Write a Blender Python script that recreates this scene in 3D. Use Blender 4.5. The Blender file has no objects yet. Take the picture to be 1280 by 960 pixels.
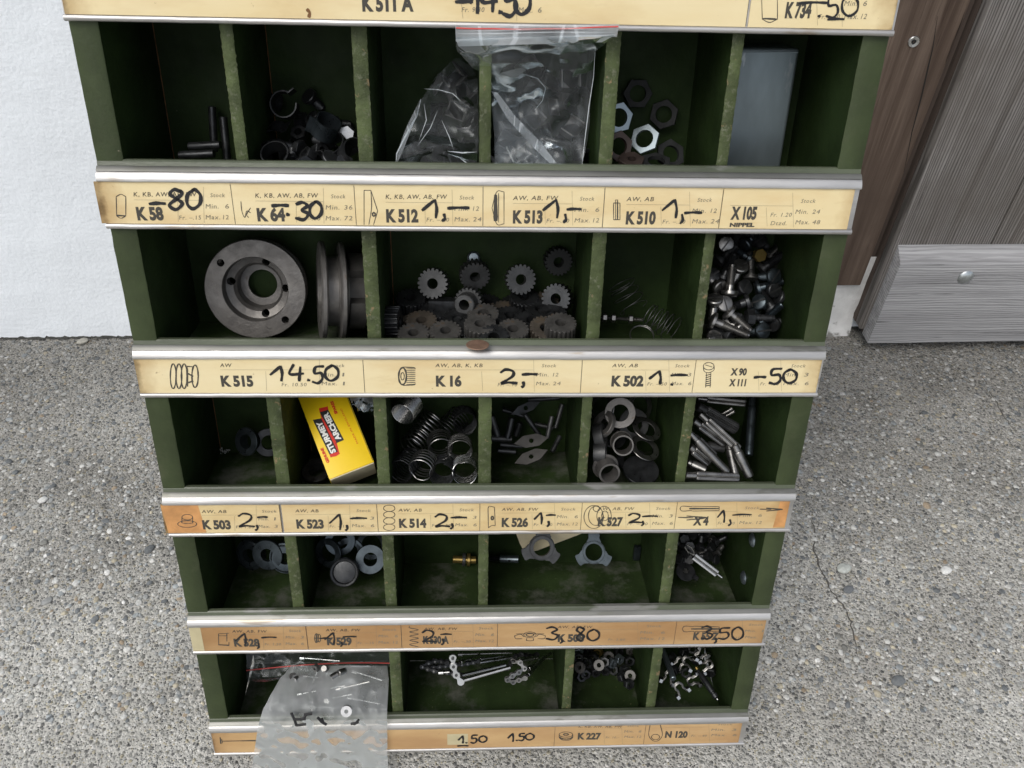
import bpy, bmesh, math, random
import numpy as np
from mathutils import Matrix, Vector, noise
RNG = random.Random(7)
sc = bpy.context.scene
COL = sc.collection
# ------------------------------------------------------------------ camera
LEAN = math.radians(15.88)
GZ = 0.704                                   # height of the rack's first strip above the ground along the face
ROTX = Matrix.Rotation(-LEAN, 4, 'X')
_o = ROTX @ Vector((0, 0, -GZ))
CAB = Matrix.Translation((0, 0, -_o.z)) @ ROTX      # rack frame (x right, y into the rack, z up its face) to world
RR = [[0.9989286, -0.0212297, -0.0411207], [-0.0003366, 0.8852098, -0.465192], [0.0462764, 0.4647074, 0.8842542]]
CLOC = [0.240382, -0.013815, -0.559368]
F = 1075.0
def v3(r): return Vector((r[0], r[2], -r[1]))
def cray(px, py):                                # ray through a photo pixel, rack frame
    a = ((px-640)/F, (py-480)/F, 1.0)
    return v3([sum(RR[j][i]*a[j] for j in range(3)) for i in range(3)])
CP = v3(CLOC)
def at(px, py, d=0.0):                           # point at depth d in the rack
    r = cray(px, py); return CP + r*((d-CP.y)/r.y)
def ath(px, py, h):                              # point at height h in the rack frame
    r = cray(px, py); return CP + r*((h-CP.z)/r.z)
cam_d = bpy.data.cameras.new('camera'); cam = bpy.data.objects.new('camera', cam_d); COL.objects.link(cam)
rx_, up_, bk_ = v3(RR[0]), -v3(RR[1]), -v3(RR[2])
M = Matrix(((rx_.x, up_.x, bk_.x, CP.x), (rx_.y, up_.y, bk_.y, CP.y), (rx_.z, up_.z, bk_.z, CP.z), (0, 0, 0, 1)))
cam.matrix_world = CAB @ M
cam_d.sensor_width = 36; cam_d.lens = F/1280*36; cam_d.clip_start = .01; cam_d.clip_end = 400
cam_d.dof.use_dof = False
sc.camera = cam
# ------------------------------------------------------------------ light
SUN_EL, SUN_AZ = math.radians(52), math.radians(215)
w = bpy.data.worlds.new('World'); sc.world = w; w.use_nodes = True
nt = w.node_tree; bg = nt.nodes['Background']
sky = nt.nodes.new('ShaderNodeTexSky'); sky.sky_type = 'NISHITA'; sky.sun_disc = False
sky.sun_elevation = SUN_EL; sky.sun_rotation = SUN_AZ; sky.air_density = 1.0; sky.dust_density = 3.0; sky.ozone_density = 1.0
hs = nt.nodes.new('ShaderNodeHueSaturation'); hs.inputs['Saturation'].default_value = .42
nt.links.new(sky.outputs[0], hs.inputs['Color']); nt.links.new(hs.outputs[0], bg.inputs[0])
bg.inputs[1].default_value = .13
sd = bpy.data.lights.new('sun', 'SUN'); sun = bpy.data.objects.new('sun', sd); COL.objects.link(sun)
sd.energy = 1.0; sd.angle = math.radians(30); sd.color = (1, .97, .92)
_s = Vector((math.sin(SUN_AZ)*math.cos(SUN_EL), math.cos(SUN_AZ)*math.cos(SUN_EL), math.sin(SUN_EL)))
sun.rotation_euler = _s.to_track_quat('Z', 'Y').to_euler()
sc.view_settings.view_transform = 'Standard'; sc.view_settings.look = 'None'; sc.view_settings.gamma = 1
sc.view_settings.exposure = 0.28
sc.render.engine = 'CYCLES'
sc.cycles.max_bounces = 8; sc.cycles.transparent_max_bounces = 16

# ------------------------------------------------------------------ materials
def mat(name, base, rough=.6, metal=0.0, var=.0, vscale=40, bump=0.0, bscale=200, spot=None, spotc=(.3, .3, .3), spots=60,
        spec=.5, coord='Object', stretch=(1, 1, 1), rvar=0.0, spot2=None, spot2c=(.3,.3,.3), spot2s=60):
    m = bpy.data.materials.new(name); m.use_nodes = True; n = m.node_tree; L = n.links
    p = n.nodes['Principled BSDF']; tc = n.nodes.new('ShaderNodeTexCoord'); mp = n.nodes.new('ShaderNodeMapping')
    L.new(tc.outputs[coord], mp.inputs[0]); mp.inputs['Scale'].default_value = stretch
    p.inputs['Roughness'].default_value = rough; p.inputs['Metallic'].default_value = metal
    p.inputs['Specular IOR Level'].default_value = spec
    def nz(s, det=5, ro=.6):
        t = n.nodes.new('ShaderNodeTexNoise'); t.inputs['Scale'].default_value = s; t.inputs['Detail'].default_value = det
        t.inputs['Roughness'].default_value = ro; L.new(mp.outputs[0], t.inputs['Vector']); return t
    def ramp(src, a, b):
        r = n.nodes.new('ShaderNodeMapRange'); r.inputs[1].default_value = a; r.inputs[2].default_value = b
        L.new(src, r.inputs[0]); return r.outputs[0]
    def mix(f, a, b):
        x = n.nodes.new('ShaderNodeMix'); x.data_type = 'RGBA'
        if isinstance(f, float): x.inputs[0].default_value = f
        else: L.new(f, x.inputs[0])
        for s, i in ((a, 6), (b, 7)):
            if isinstance(s, tuple): x.inputs[i].default_value = (*s, 1)
            else: L.new(s, x.inputs[i])
        return x.outputs[2]
    col = tuple(base)
    if var:
        t = nz(vscale); col = mix(ramp(t.outputs[0], .3, .7), tuple(c*(1-var) for c in base), tuple(min(1, c*(1+var)) for c in base))
    if spot:
        t = nz(spots, 4, .65); col = mix(ramp(t.outputs[0], spot, spot+.05), col, tuple(spotc))
    if spot2:
        t = nz(spot2s, 6, .7); col = mix(ramp(t.outputs[0], spot2, spot2+.15), col, tuple(spot2c))
    if isinstance(col, tuple): p.inputs['Base Color'].default_value = (*col, 1)
    else: L.new(col, p.inputs['Base Color'])
    if rvar:
        t = nz(vscale*1.7); r = n.nodes.new('ShaderNodeMapRange'); L.new(t.outputs[0], r.inputs[0])
        r.inputs[1].default_value = .3; r.inputs[2].default_value = .7
        r.inputs[3].default_value = max(.03, rough-rvar); r.inputs[4].default_value = min(1, rough+rvar); L.new(r.outputs[0], p.inputs['Roughness'])
    if bump:
        t = nz(bscale, 4); b = n.nodes.new('ShaderNodeBump'); b.inputs['Distance'].default_value = bump; b.inputs['Strength'].default_value = 1
        L.new(t.outputs[0], b.inputs['Height']); L.new(b.outputs[0], p.inputs['Normal'])
    m['mix'] = 1
    return m
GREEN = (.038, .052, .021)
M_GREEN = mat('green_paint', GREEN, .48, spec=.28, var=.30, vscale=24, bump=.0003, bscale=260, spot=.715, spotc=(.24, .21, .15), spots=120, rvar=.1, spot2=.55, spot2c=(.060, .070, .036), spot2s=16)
M_IN = mat('shaded_green_inside', (.017, .031, .009), .6, spec=.15, var=.4, vscale=22, bump=.0003, bscale=300, spot=.74, spotc=(.16, .15, .11), spots=210, rvar=.12)  # same green darkened: the shade inside the bins put into the colour
M_FLOOR = mat('dusty_green_shelf', (.026, .044, .014), .55, spec=.25, var=.4, vscale=25, bump=.0003, bscale=350, spot=.67, spotc=(.14, .15, .07), spots=330,
              spot2=.50, spot2c=(.10, .105, .085), spot2s=20, rvar=.12)
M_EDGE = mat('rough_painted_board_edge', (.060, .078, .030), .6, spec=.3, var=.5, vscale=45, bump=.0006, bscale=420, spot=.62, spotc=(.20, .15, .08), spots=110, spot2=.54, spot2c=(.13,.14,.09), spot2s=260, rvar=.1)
M_LIP = mat('worn_green_lip', (.075, .088, .055), .35, var=.35, vscale=30, bump=.0002, bscale=300, spot=.60, spotc=(.17, .17, .155), spots=26, stretch=(.35, 1, 1))
M_ALU = mat('aluminium_strip', (.52, .51, .495), .42, .9, var=.26, vscale=26, bump=.0002, bscale=260, spot=.61, spotc=(.40, .35, .29), spots=42, rvar=.12, stretch=(.18, 1, 1), spot2=.60, spot2c=(.50, .48, .45), spot2s=120)
M_ALUD = mat('dull_aluminium', (.20, .20, .185), .45, .8, var=.35, vscale=25, spot=.55, spotc=(.16, .16, .14), spots=40, stretch=(.3, 1, 1))
M_INK = mat('printing_ink', (.055, .05, .04), .7)
M_INKG = mat('grey_printing_ink', (.20, .18, .13), .7)
M_MARK = mat('black_marker', (.010, .010, .011), .45, var=.3, vscale=200)
M_BLACK = mat('blackened_steel', (.040, .042, .044), .38, .7, var=.4, vscale=120, bump=.0001, bscale=500, rvar=.14, coord='Object')
M_GEAR = mat('grey_gear_steel', (.070, .071, .071), .45, .6, var=.3, vscale=140, bump=.0001, bscale=600, spot=.7, spotc=(.16, .11, .07), spots=90)
M_GEARB = mat('brownish_gear_steel', (.105, .09, .073), .5, .5, var=.35, vscale=140, bump=.0001, bscale=600, spot=.6, spotc=(.13, .10, .07), spots=110)
M_STEEL = mat('oiled_steel', (.25, .245, .235), .33, .95, var=.25, vscale=100, bump=.0001, bscale=500, rvar=.1)
M_BRIGHT = mat('bright_steel', (.50, .50, .49), .26, 1.0, var=.15, vscale=100, rvar=.08)
M_CAST = mat('cast_hub_metal', (.155, .147, .138), .48, .6, var=.25, vscale=60, bump=.0003, bscale=320, spot=.66, spotc=(.15, .13, .11), spots=120, rvar=.12)
M_BLUE = mat('blued_steel', (.060, .074, .083), .35, .85, var=.35, vscale=90, rvar=.12)
M_DARKNUT = mat('dark_brown_nut_steel', (.055, .040, .034), .5, .4, var=.3, vscale=90)
M_BRASS = mat('brass', (.42, .30, .10), .35, .9, var=.25, vscale=90)
M_LIPWEAR = mat('worn_lip_brown', (.27, .17, .12), .5, .3, var=.3, vscale=150)
M_ZINC = mat('zinc_plate', (.28, .33, .36), .38, .9, var=.3, vscale=22, bump=.0001, bscale=80, rvar=.12, stretch=(1, .6, .4))
M_YEL = mat('yellow_carton', (.82, .56, .008), .38, var=.06, vscale=30, spec=.4)
M_CREAM = mat('cream_cardboard', (.62, .54, .36), .8, var=.12, vscale=60)
M_RED = mat('red_print', (.62, .03, .015), .4)
M_WHITEP = mat('white_print', (.8, .8, .76), .5)
M_BOXK = mat('black_print', (.02, .02, .02), .4)
M_RUST = mat('rust', (.17, .085, .035), .9, var=.4, vscale=200)
M_WCHIP = mat('white_chip', (.75, .75, .73), .6)
M_DUST = mat('crumb_dust', (.42, .42, .40), .9)

def paper(name, tone, brown, amount, seed):
    m = bpy.data.materials.new(name); m.use_nodes = True; n = m.node_tree; L = n.links; p = n.nodes['Principled BSDF']
    p.inputs['Roughness'].default_value = .42; p.inputs['Specular IOR Level'].default_value = .35
    tc = n.nodes.new('ShaderNodeTexCoord'); mp = n.nodes.new('ShaderNodeMapping'); mp.inputs['Location'].default_value = (seed*1.7, 0, seed)
    L.new(tc.outputs['Object'], mp.inputs[0])
    def nz(s, st=(1, 1, 1), det=5):
        q = n.nodes.new('ShaderNodeMapping'); q.inputs['Scale'].default_value = st; L.new(mp.outputs[0], q.inputs[0])
        t = n.nodes.new('ShaderNodeTexNoise'); t.inputs['Scale'].default_value = s; t.inputs['Detail'].default_value = det; t.inputs['Roughness'].default_value = .6
        L.new(q.outputs[0], t.inputs['Vector']); return t.outputs[0]
    def rg(src, a, b, c=0, d=1):
        r = n.nodes.new('ShaderNodeMapRange'); r.inputs[1].default_value = a; r.inputs[2].default_value = b; r.inputs[3].default_value = c; r.inputs[4].default_value = d
        L.new(src, r.inputs[0]); return r.outputs[0]
    def mx(f, a, b):
        x = n.nodes.new('ShaderNodeMix'); x.data_type = 'RGBA'; L.new(f, x.inputs[0])
        for s, i in ((a, 6), (b, 7)):
            if isinstance(s, tuple): x.inputs[i].default_value = (*s, 1)
            else: L.new(s, x.inputs[i])
        return x.outputs[2]
    def ma(op, a, b):
        x = n.nodes.new('ShaderNodeMath'); x.operation = op; x.use_clamp = True
        for i, s in enumerate((a, b)):
            if isinstance(s, (int, float)): x.inputs[i].default_value = s
            else: L.new(s, x.inputs[i])
        return x.outputs[0]
    c = mx(rg(nz(14, (.5, 1, 2)), .3, .75), tone, tuple(x*y for x, y in zip(tone, (.90, .84, .70))))
    c = mx(ma('MULTIPLY', rg(nz(13, (.5, 1, 1.6)), .54-.25*amount, .80-.2*amount), .55+.45*amount), c, brown)
    # discoloration that creeps in from the two ends of the strip (object x runs along the strip)
    sx = n.nodes.new('ShaderNodeSeparateXYZ'); L.new(tc.outputs['Object'], sx.inputs[0])
    dl = ma('MINIMUM', sx.outputs[0], ma('SUBTRACT', .5, sx.outputs[0]))
    e = rg(ma('ADD', dl, ma('MULTIPLY', nz(45), .030)), .012, .032, 1, 0)
    c = mx(ma('MULTIPLY', e, .8), c, tuple(x*.7 for x in brown)); c = mx(rg(ma('ADD', dl, ma('MULTIPLY', nz(90), .012)), .0045, .0095, .85, 0), c, tuple(x*.22 for x in brown))
    c = mx(rg(nz(55, (.5, 1, 1.6)), .60, .80, 0, .35), c, tuple(x*.8 for x in brown)); c = mx(rg(nz(160), .69, .78), c, (.20, .12, .06))
    L.new(c, p.inputs['Base Color'])
    b = n.nodes.new('ShaderNodeBump'); b.inputs['Distance'].default_value = .0003; L.new(nz(30), b.inputs['Height']); L.new(b.outputs[0], p.inputs['Normal'])
    return m
PAPERS = [paper('aged_card_%s' % s, t, b, a, i) for i, (s, t, b, a) in enumerate([
    ('top', (.78, .67, .42), (.52, .33, .13), .22), ('second', (.78, .67, .42), (.55, .34, .13), .22), ('third', (.78, .68, .44), (.55, .36, .15), .15),
    ('fourth', (.72, .60, .35), (.44, .25, .09), .45), ('fifth', (.56, .385, .20), (.34, .19, .08), .8), ('bottom', (.60, .42, .22), (.38, .22, .10), .7)])]
M_STAIN = mat('orange_brown_stained_card', (.50, .25, .09), .5, var=.3, vscale=60)
M_GEARL = mat('lightened_gear_steel', (.090, .087, .082), .5, .45, var=.35, vscale=140, bump=.0001, bscale=600, spot=.62, spotc=(.12, .09, .065), spots=110)  # gear steel lightened to stand in for light on the low pile
M_PATCH = mat('beige_tape', (.50, .44, .27), .45, var=.1, vscale=60)

def film(name, tint=(.9, .93, .94), bump=.003, bscale=35, frost=.12, rough=.12, white=(.66, .70, .72), ior=1.33, crease=1.3):
    m = bpy.data.materials.new(name); m.use_nodes = True; n = m.node_tree; L = n.links
    for x in list(n.nodes):
        if x.type == 'BSDF_PRINCIPLED': n.nodes.remove(x)
    out = [x for x in n.nodes if x.type == 'OUTPUT_MATERIAL'][0]
    tc = n.nodes.new('ShaderNodeTexCoord'); mp = n.nodes.new('ShaderNodeMapping'); mp.inputs['Scale'].default_value = (1.5, 1, .55); mp.inputs['Rotation'].default_value = (0, .5, 0); L.new(tc.outputs['Object'], mp.inputs[0])
    t = n.nodes.new('ShaderNodeTexNoise'); t.inputs['Scale'].default_value = bscale; t.inputs['Detail'].default_value = 1.5; t.inputs['Distortion'].default_value = .6
    L.new(mp.outputs[0], t.inputs['Vector'])
    b = n.nodes.new('ShaderNodeBump'); b.inputs['Distance'].default_value = bump; L.new(t.outputs[0], b.inputs['Height'])
    tr = n.nodes.new('ShaderNodeBsdfTransparent'); tr.inputs[0].default_value = (*tint, 1)
    gl = n.nodes.new('ShaderNodeBsdfGlossy'); gl.inputs['Roughness'].default_value = rough; L.new(b.outputs[0], gl.inputs['Normal']); gl.inputs[0].default_value = (.85, .9, .93, 1)
    df = n.nodes.new('ShaderNodeBsdfDiffuse'); df.inputs[0].default_value = (*white, 1); L.new(b.outputs[0], df.inputs['Normal'])
    tl = n.nodes.new('ShaderNodeBsdfTranslucent'); tl.inputs[0].default_value = (*white, 1)
    fr = n.nodes.new('ShaderNodeFresnel'); fr.inputs[0].default_value = ior; L.new(b.outputs[0], fr.inputs[1])
    # creases: thin bright lines where the sheet has been folded sharply
    v = n.nodes.new('ShaderNodeTexVoronoi'); v.feature = 'DISTANCE_TO_EDGE'; v.inputs['Scale'].default_value = bscale*1.1
    nq = n.nodes.new('ShaderNodeVectorMath'); nq.operation = 'MULTIPLY_ADD'; nq.inputs[1].default_value = (.012,)*3; L.new(t.outputs['Color'], nq.inputs[0]); L.new(mp.outputs[0], nq.inputs[2]); L.new(nq.outputs[0], v.inputs['Vector'])
    cr = n.nodes.new('ShaderNodeMapRange'); cr.inputs[1].default_value = 0; cr.inputs[2].default_value = .035; cr.inputs[3].default_value = frost*crease; cr.inputs[4].default_value = 0; L.new(v.outputs['Distance'], cr.inputs[0])
    t2 = n.nodes.new('ShaderNodeTexNoise'); t2.inputs['Scale'].default_value = bscale*.8; t2.inputs['Detail'].default_value = 4; L.new(mp.outputs[0], t2.inputs['Vector'])
    r = n.nodes.new('ShaderNodeMapRange'); r.inputs[1].default_value = .35; r.inputs[2].default_value = .75; r.inputs[3].default_value = frost*.5; r.inputs[4].default_value = min(1, frost*1.7)
    L.new(t2.outputs[0], r.inputs[0]); ad = n.nodes.new('ShaderNodeMath'); ad.use_clamp = True; L.new(r.outputs[0], ad.inputs[0]); L.new(cr.outputs[0], ad.inputs[1])
    a1 = n.nodes.new('ShaderNodeMixShader'); a1.inputs[0].default_value = .35; L.new(df.outputs[0], a1.inputs[1]); L.new(tl.outputs[0], a1.inputs[2])
    a2 = n.nodes.new('ShaderNodeMixShader'); L.new(ad.outputs[0], a2.inputs[0]); L.new(tr.outputs[0], a2.inputs[1]); L.new(a1.outputs[0], a2.inputs[2])
    a3 = n.nodes.new('ShaderNodeMixShader'); L.new(fr.outputs[0], a3.inputs[0]); L.new(a2.outputs[0], a3.inputs[1]); L.new(gl.outputs[0], a3.inputs[2])
    L.new(a3.outputs[0], out.inputs[0]); return m
M_FILM = film('clear_plastic_film', frost=.07, bump=.0014, bscale=20, rough=.2, crease=.8)
M_FILM2 = film('milky_plastic_film', tint=(.93, .93, .91), frost=.38, bump=.0016, bscale=20, rough=.3, crease=0.0, ior=1.36, white=(.72, .74, .74))
M_ZIP = film('zip_seam_plastic', frost=.6, bump=.0006, bscale=20, white=(.78, .82, .85))
M_FOLD = film('whitened_fold_film', frost=.85, bump=.0002, bscale=20, white=(.85, .9, .92))  # whitened film, carries the fold highlights in its colour
M_REDL = mat('red_zip_line', (.60, .10, .09), .5, spec=.2)

# ------------------------------------------------------------------ mesh helpers
class MB:
    def __init__(s): s.v = []; s.f = []; s.m = []
    def add(s, vs, fs, mi=0, T=None):
        o = len(s.v)
        s.v += [(T @ Vector(p)) if T else Vector(p) for p in vs]
        s.f += [[i+o for i in f] for f in fs]; s.m += [mi]*len(fs); return s
    def box(s, a, b, mi=0, T=None):
        x0, y0, z0 = a; x1, y1, z1 = b
        return s.add([(x0,y0,z0),(x1,y0,z0),(x1,y1,z0),(x0,y1,z0),(x0,y0,z1),(x1,y0,z1),(x1,y1,z1),(x0,y1,z1)],
                     [(0,3,2,1),(4,5,6,7),(0,1,5,4),(1,2,6,5),(2,3,7,6),(3,0,4,7)], mi, T)
    def lathe(s, prof, n=28, mi=0, T=None, closed=True):
        vs = [(r*math.cos(2*math.pi*i/n), r*math.sin(2*math.pi*i/n), z) for i in range(n) for r, z in prof]; k = len(prof); fs = []
        for i in range(n):
            j = (i+1) % n
            for q in range(k if closed else k-1):
                a, b = q, (q+1) % k
                if prof[a][0] < 1e-7 and prof[b][0] < 1e-7: continue
                fs.append((i*k+a, j*k+a, j*k+b, i*k+b))
        return s.add(vs, fs, mi, T)
    def cyl(s, r, z0, z1, n=20, mi=0, T=None, ch=0):
        if ch: return s.lathe([(0, z0), (r-ch, z0), (r, z0+ch), (r, z1-ch), (r-ch, z1), (0, z1)], n, mi, T, closed=False)
        return s.lathe([(0, z0), (r, z0), (r, z1), (0, z1)], n, mi, T, closed=False)
    def ring(s, ro, ri, z0, z1, n, mi=0, T=None, ch=0):    # ro: function of index -> radius (star shaped outline with a bore)
        vs = []; fs = []
        for i in range(n):
            a = 2*math.pi*i/n; c, d = math.cos(a), math.sin(a); R_ = ro(i) if callable(ro) else ro
            for r, z in ((ri, z0), (R_-ch, z0), (R_, z0+ch), (R_, z1-ch), (R_-ch, z1), (ri, z1)): vs.append((r*c, r*d, z))
        for i in range(n):
            j = (i+1) % n
            for q in range(6): fs.append((i*6+q, j*6+q, j*6+(q+1) % 6, i*6+(q+1) % 6))
        return s.add(vs, fs, mi, T)
    def tube(s, pts, r, n=6, mi=0, T=None, cap=True):
        pts = [Vector(p) for p in pts]; vs = []; fs = []; up = None
        for i, p in enumerate(pts):
            t = (pts[min(i+1, len(pts)-1)]-pts[max(i-1, 0)]).normalized()
            if up is None: up = Vector((0, 0, 1)) if abs(t.z) < .9 else Vector((1, 0, 0))
            a = (up-t*up.dot(t)).normalized(); b = t.cross(a); up = a
            rr = r(i/(len(pts)-1)) if callable(r) else r
            for k in range(n):
                g = 2*math.pi*k/n; vs.append(p+(a*math.cos(g)+b*math.sin(g))*rr)
        for i in range(len(pts)-1):
            for k in range(n):
                l = (k+1) % n; fs.append((i*n+k, i*n+l, (i+1)*n+l, (i+1)*n+k))
        if cap: fs.append(tuple(range(n-1, -1, -1))); fs.append(tuple((len(pts)-1)*n+k for k in range(n)))
        return s.add(vs, fs, mi, T)
    def prism(s, poly, z0, z1, mi=0, T=None):
        k = len(poly); vs = [(x, y, z0) for x, y in poly]+[(x, y, z1) for x, y in poly]
        return s.add(vs, [tuple(range(k-1, -1, -1)), tuple(range(k, 2*k))]+[(i, (i+1) % k, k+(i+1) % k, k+i) for i in range(k)], mi, T)
    def mesh(s, name, mats, smooth=35):
        me = bpy.data.meshes.new(name); me.from_pydata([tuple(p) for p in s.v], [], s.f)
        if not isinstance(mats, (list, tuple)): mats = [mats]
        for m in mats: me.materials.append(m)
        if len(mats) > 1: me.polygons.foreach_set('material_index', s.m)
        me.validate(); me.update()
        bm = bmesh.new(); bm.from_mesh(me); bmesh.ops.remove_doubles(bm, verts=bm.verts, dist=1e-7); bmesh.ops.recalc_face_normals(bm, faces=bm.faces); bm.to_mesh(me); bm.free()
        if smooth:
            me.polygons.foreach_set('use_smooth', [True]*len(me.polygons)); me.set_sharp_from_angle(angle=math.radians(smooth))
        return me
def link(name, me, parent=None, label=None, cat=None, group=None, kind=None, mw=None):
    o = bpy.data.objects.new(name, me); COL.objects.link(o)
    if parent: o.parent = parent
    if mw is not None:
        if parent: o.matrix_local = mw
        else: o.matrix_world = mw
    if label: o['label'] = label
    if cat: o['category'] = cat
    if group: o['group'] = group
    if kind: o['kind'] = kind
    return o
def bevelled(me, wdt, seg=2):
    bm = bmesh.new(); bm.from_mesh(me)
    bmesh.ops.bevel(bm, geom=list(bm.edges), offset=wdt, segments=seg, affect='EDGES', profile=.6); bm.to_mesh(me); bm.free()
    me.polygons.foreach_set('use_smooth', [True]*len(me.polygons)); me.set_sharp_from_angle(angle=math.radians(40)); return me
def axis_mat(pos, axis, roll=0.0):                        # local Z of the mesh runs along axis
    q = Vector(axis).to_track_quat('Z', 'Y').to_matrix().to_4x4()
    return Matrix.Translation(pos) @ q @ Matrix.Rotation(roll, 4, 'Z')

# ------------------------------------------------------------------ ground
def wray(px, py):
    return (CAB.to_3x3() @ cray(px, py)), CAB @ CP
def wplane(px, py, p0, n):
    r, c = wray(px, py); return c + r*((p0-c).dot(n)/r.dot(n))
def gpt(px, py, z=0.0): return wplane(px, py, Vector((0, 0, z)), Vector((0, 0, 1)))
WA = gpt(0, 424); WB = gpt(1045, 410)
WU = (WB-WA).normalized(); WN = Vector((WU.y, -WU.x, 0))          # WN points from the wall to the camera
if WN.y > 0: WN = -WN
def wallmat(): # frame with x along the wall, y out of the wall away from camera, z up
    return Matrix(((WU.x, -WN.x, 0, WA.x), (WU.y, -WN.y, 0, WA.y), (0, 0, 1, 0), (0, 0, 0, 1)))
WM = wallmat(); WMI = WM.inverted()
def wl(px, py, off=0.0):                                   # photo pixel to wall frame point lying off metres in front of the wall
    p = wplane(px, py, WA+WN*off, WN); return WMI @ p

def ground_material():
    m = bpy.data.materials.new('exposed_aggregate_concrete'); m.use_nodes = True; n = m.node_tree; L = n.links; p = n.nodes['Principled BSDF']
    p.inputs['Roughness'].default_value = .85; p.inputs['Specular IOR Level'].default_value = .3
    g = n.nodes.new('ShaderNodeNewGeometry')
    def vor(s, off):
        mp = n.nodes.new('ShaderNodeMapping'); mp.inputs['Location'].default_value = (off, off*2, 0)
        nz_ = n.nodes.new('ShaderNodeTexNoise'); nz_.inputs['Scale'].default_value = s*.8; L.new(g.outputs['Position'], nz_.inputs['Vector'])
        ad = n.nodes.new('ShaderNodeVectorMath'); ad.operation = 'MULTIPLY_ADD'; ad.inputs[1].default_value = (.5/s,)*3; L.new(nz_.outputs['Color'], ad.inputs[0]); L.new(g.outputs['Position'], ad.inputs[2])
        L.new(ad.outputs[0], mp.inputs[0])
        v = n.nodes.new('ShaderNodeTexVoronoi'); v.inputs['Scale'].default_value = s; v.inputs['Randomness'].default_value = 1; L.new(mp.outputs[0], v.inputs['Vector']); return v
    def nz(s, d=6):
        t = n.nodes.new('ShaderNodeTexNoise'); t.inputs['Scale'].default_value = s; t.inputs['Detail'].default_value = d; t.inputs['Roughness'].default_value = .65
        L.new(g.outputs['Position'], t.inputs['Vector']); return t.outputs[0]
    def rg(src, a, b, c=0, d=1):
        r = n.nodes.new('ShaderNodeMapRange'); r.inputs[1].default_value = a; r.inputs[2].default_value = b; r.inputs[3].default_value = c; r.inputs[4].default_value = d
        L.new(src, r.inputs[0]); return r.outputs[0]
    def mx(f, a, b):
        x = n.nodes.new('ShaderNodeMix'); x.data_type = 'RGBA'; L.new(f, x.inputs[0])
        for s, i in ((a, 6), (b, 7)):
            if isinstance(s, tuple): x.inputs[i].default_value = (*s, 1)
            else: L.new(s, x.inputs[i])
        return x.outputs[2]
    def ramp(src, stops):
        r = n.nodes.new('ShaderNodeValToRGB'); r.color_ramp.interpolation = 'CONSTANT'
        while len(r.color_ramp.elements) < len(stops): r.color_ramp.elements.new(.5)
        for e, (q, c) in zip(r.color_ramp.elements, stops): e.position = q; e.color = (*c, 1)
        L.new(src, r.inputs[0]); return r.outputs[0]
    stops = [(0, (.16, .16, .152)), (.12, (.36, .358, .335)), (.36, (.52, .512, .475)), (.56, (.29, .285, .25)), (.66, (.64, .63, .585)), (.82, (.48, .435, .32)), (.89, (.10, .103, .105)), (.93, (.80, .785, .74))]
    v1 = vor(215, 3); v2 = vor(520, 9)
    cem = mx(rg(nz(70), .3, .7), (.38, .373, .345), (.66, .64, .59))
    sep2 = n.nodes.new('ShaderNodeSeparateColor'); L.new(v2.outputs['Color'], sep2.inputs[0])
    sep1 = n.nodes.new('ShaderNodeSeparateColor'); L.new(v1.outputs['Color'], sep1.inputs[0])
    c = mx(rg(v2.outputs['Distance'], .45, .6, 1, 0), cem, ramp(sep2.outputs[0], stops))
    c = mx(rg(v1.outputs['Distance'], .36, .46, .8, 0), c, ramp(sep1.outputs[1], stops))
    # weathering: darker damp dirt near the wall, in blotches
    sx = n.nodes.new('ShaderNodeSeparateXYZ'); L.new(g.outputs['Position'], sx.inputs[0])
    wy = n.nodes.new('ShaderNodeMath'); wy.operation = 'ADD'; L.new(sx.outputs[1], wy.inputs[0])
    nn = n.nodes.new('ShaderNodeMath'); nn.operation = 'MULTIPLY'; nn.inputs[1].default_value = .5; L.new(nz(5), nn.inputs[0]); L.new(nn.outputs[0], wy.inputs[1])
    dirt = rg(wy.outputs[0], WA.y-.30, WA.y+.16, 0, .9)
    mu = n.nodes.new('ShaderNodeMix'); mu.data_type = 'RGBA'; mu.blend_type = 'MULTIPLY'; L.new(dirt, mu.inputs[0]); L.new(c, mu.inputs[6]); mu.inputs[7].default_value = (.46, .455, .45, 1)
    mu2 = n.nodes.new('ShaderNodeMix'); mu2.data_type = 'RGBA'; mu2.blend_type = 'MULTIPLY'; L.new(rg(nz(4.5), .42, .60, 0, .7), mu2.inputs[0]); L.new(mu.outputs[2], mu2.inputs[6]); mu2.inputs[7].default_value = (.66, .65, .64, 1)
    L.new(mu2.outputs[2], p.inputs['Base Color'])
    def ma(op, a, b):
        x = n.nodes.new('ShaderNodeMath'); x.operation = op
        for i, s in enumerate((a, b)):
            if isinstance(s, (int, float)): x.inputs[i].default_value = s
            else: L.new(s, x.inputs[i])
        return x.outputs[0]
    h = ma('ADD', ma('MULTIPLY', rg(v1.outputs['Distance'], 0, .5, 1, 0), 1.0), ma('MULTIPLY', rg(v2.outputs['Distance'], 0, .5, 1, 0), .5))
    h = ma('ADD', h, ma('MULTIPLY', nz(500, 3), .5))
    b = n.nodes.new('ShaderNodeBump'); b.inputs['Distance'].default_value = .0020; b.inputs['Strength'].default_value = 1; L.new(h, b.inputs['Height']); L.new(b.outputs[0], p.inputs['Normal'])
    return m, dirt
M_GROUND, _ = ground_material()
mb = MB(); mb.add([(-30, -30, 0), (30, -30, 0), (30, 30, 0), (-30, 30, 0)], [(0, 1, 2, 3)])
link('ground', mb.mesh('ground', M_GROUND, 0), kind='structure')

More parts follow.
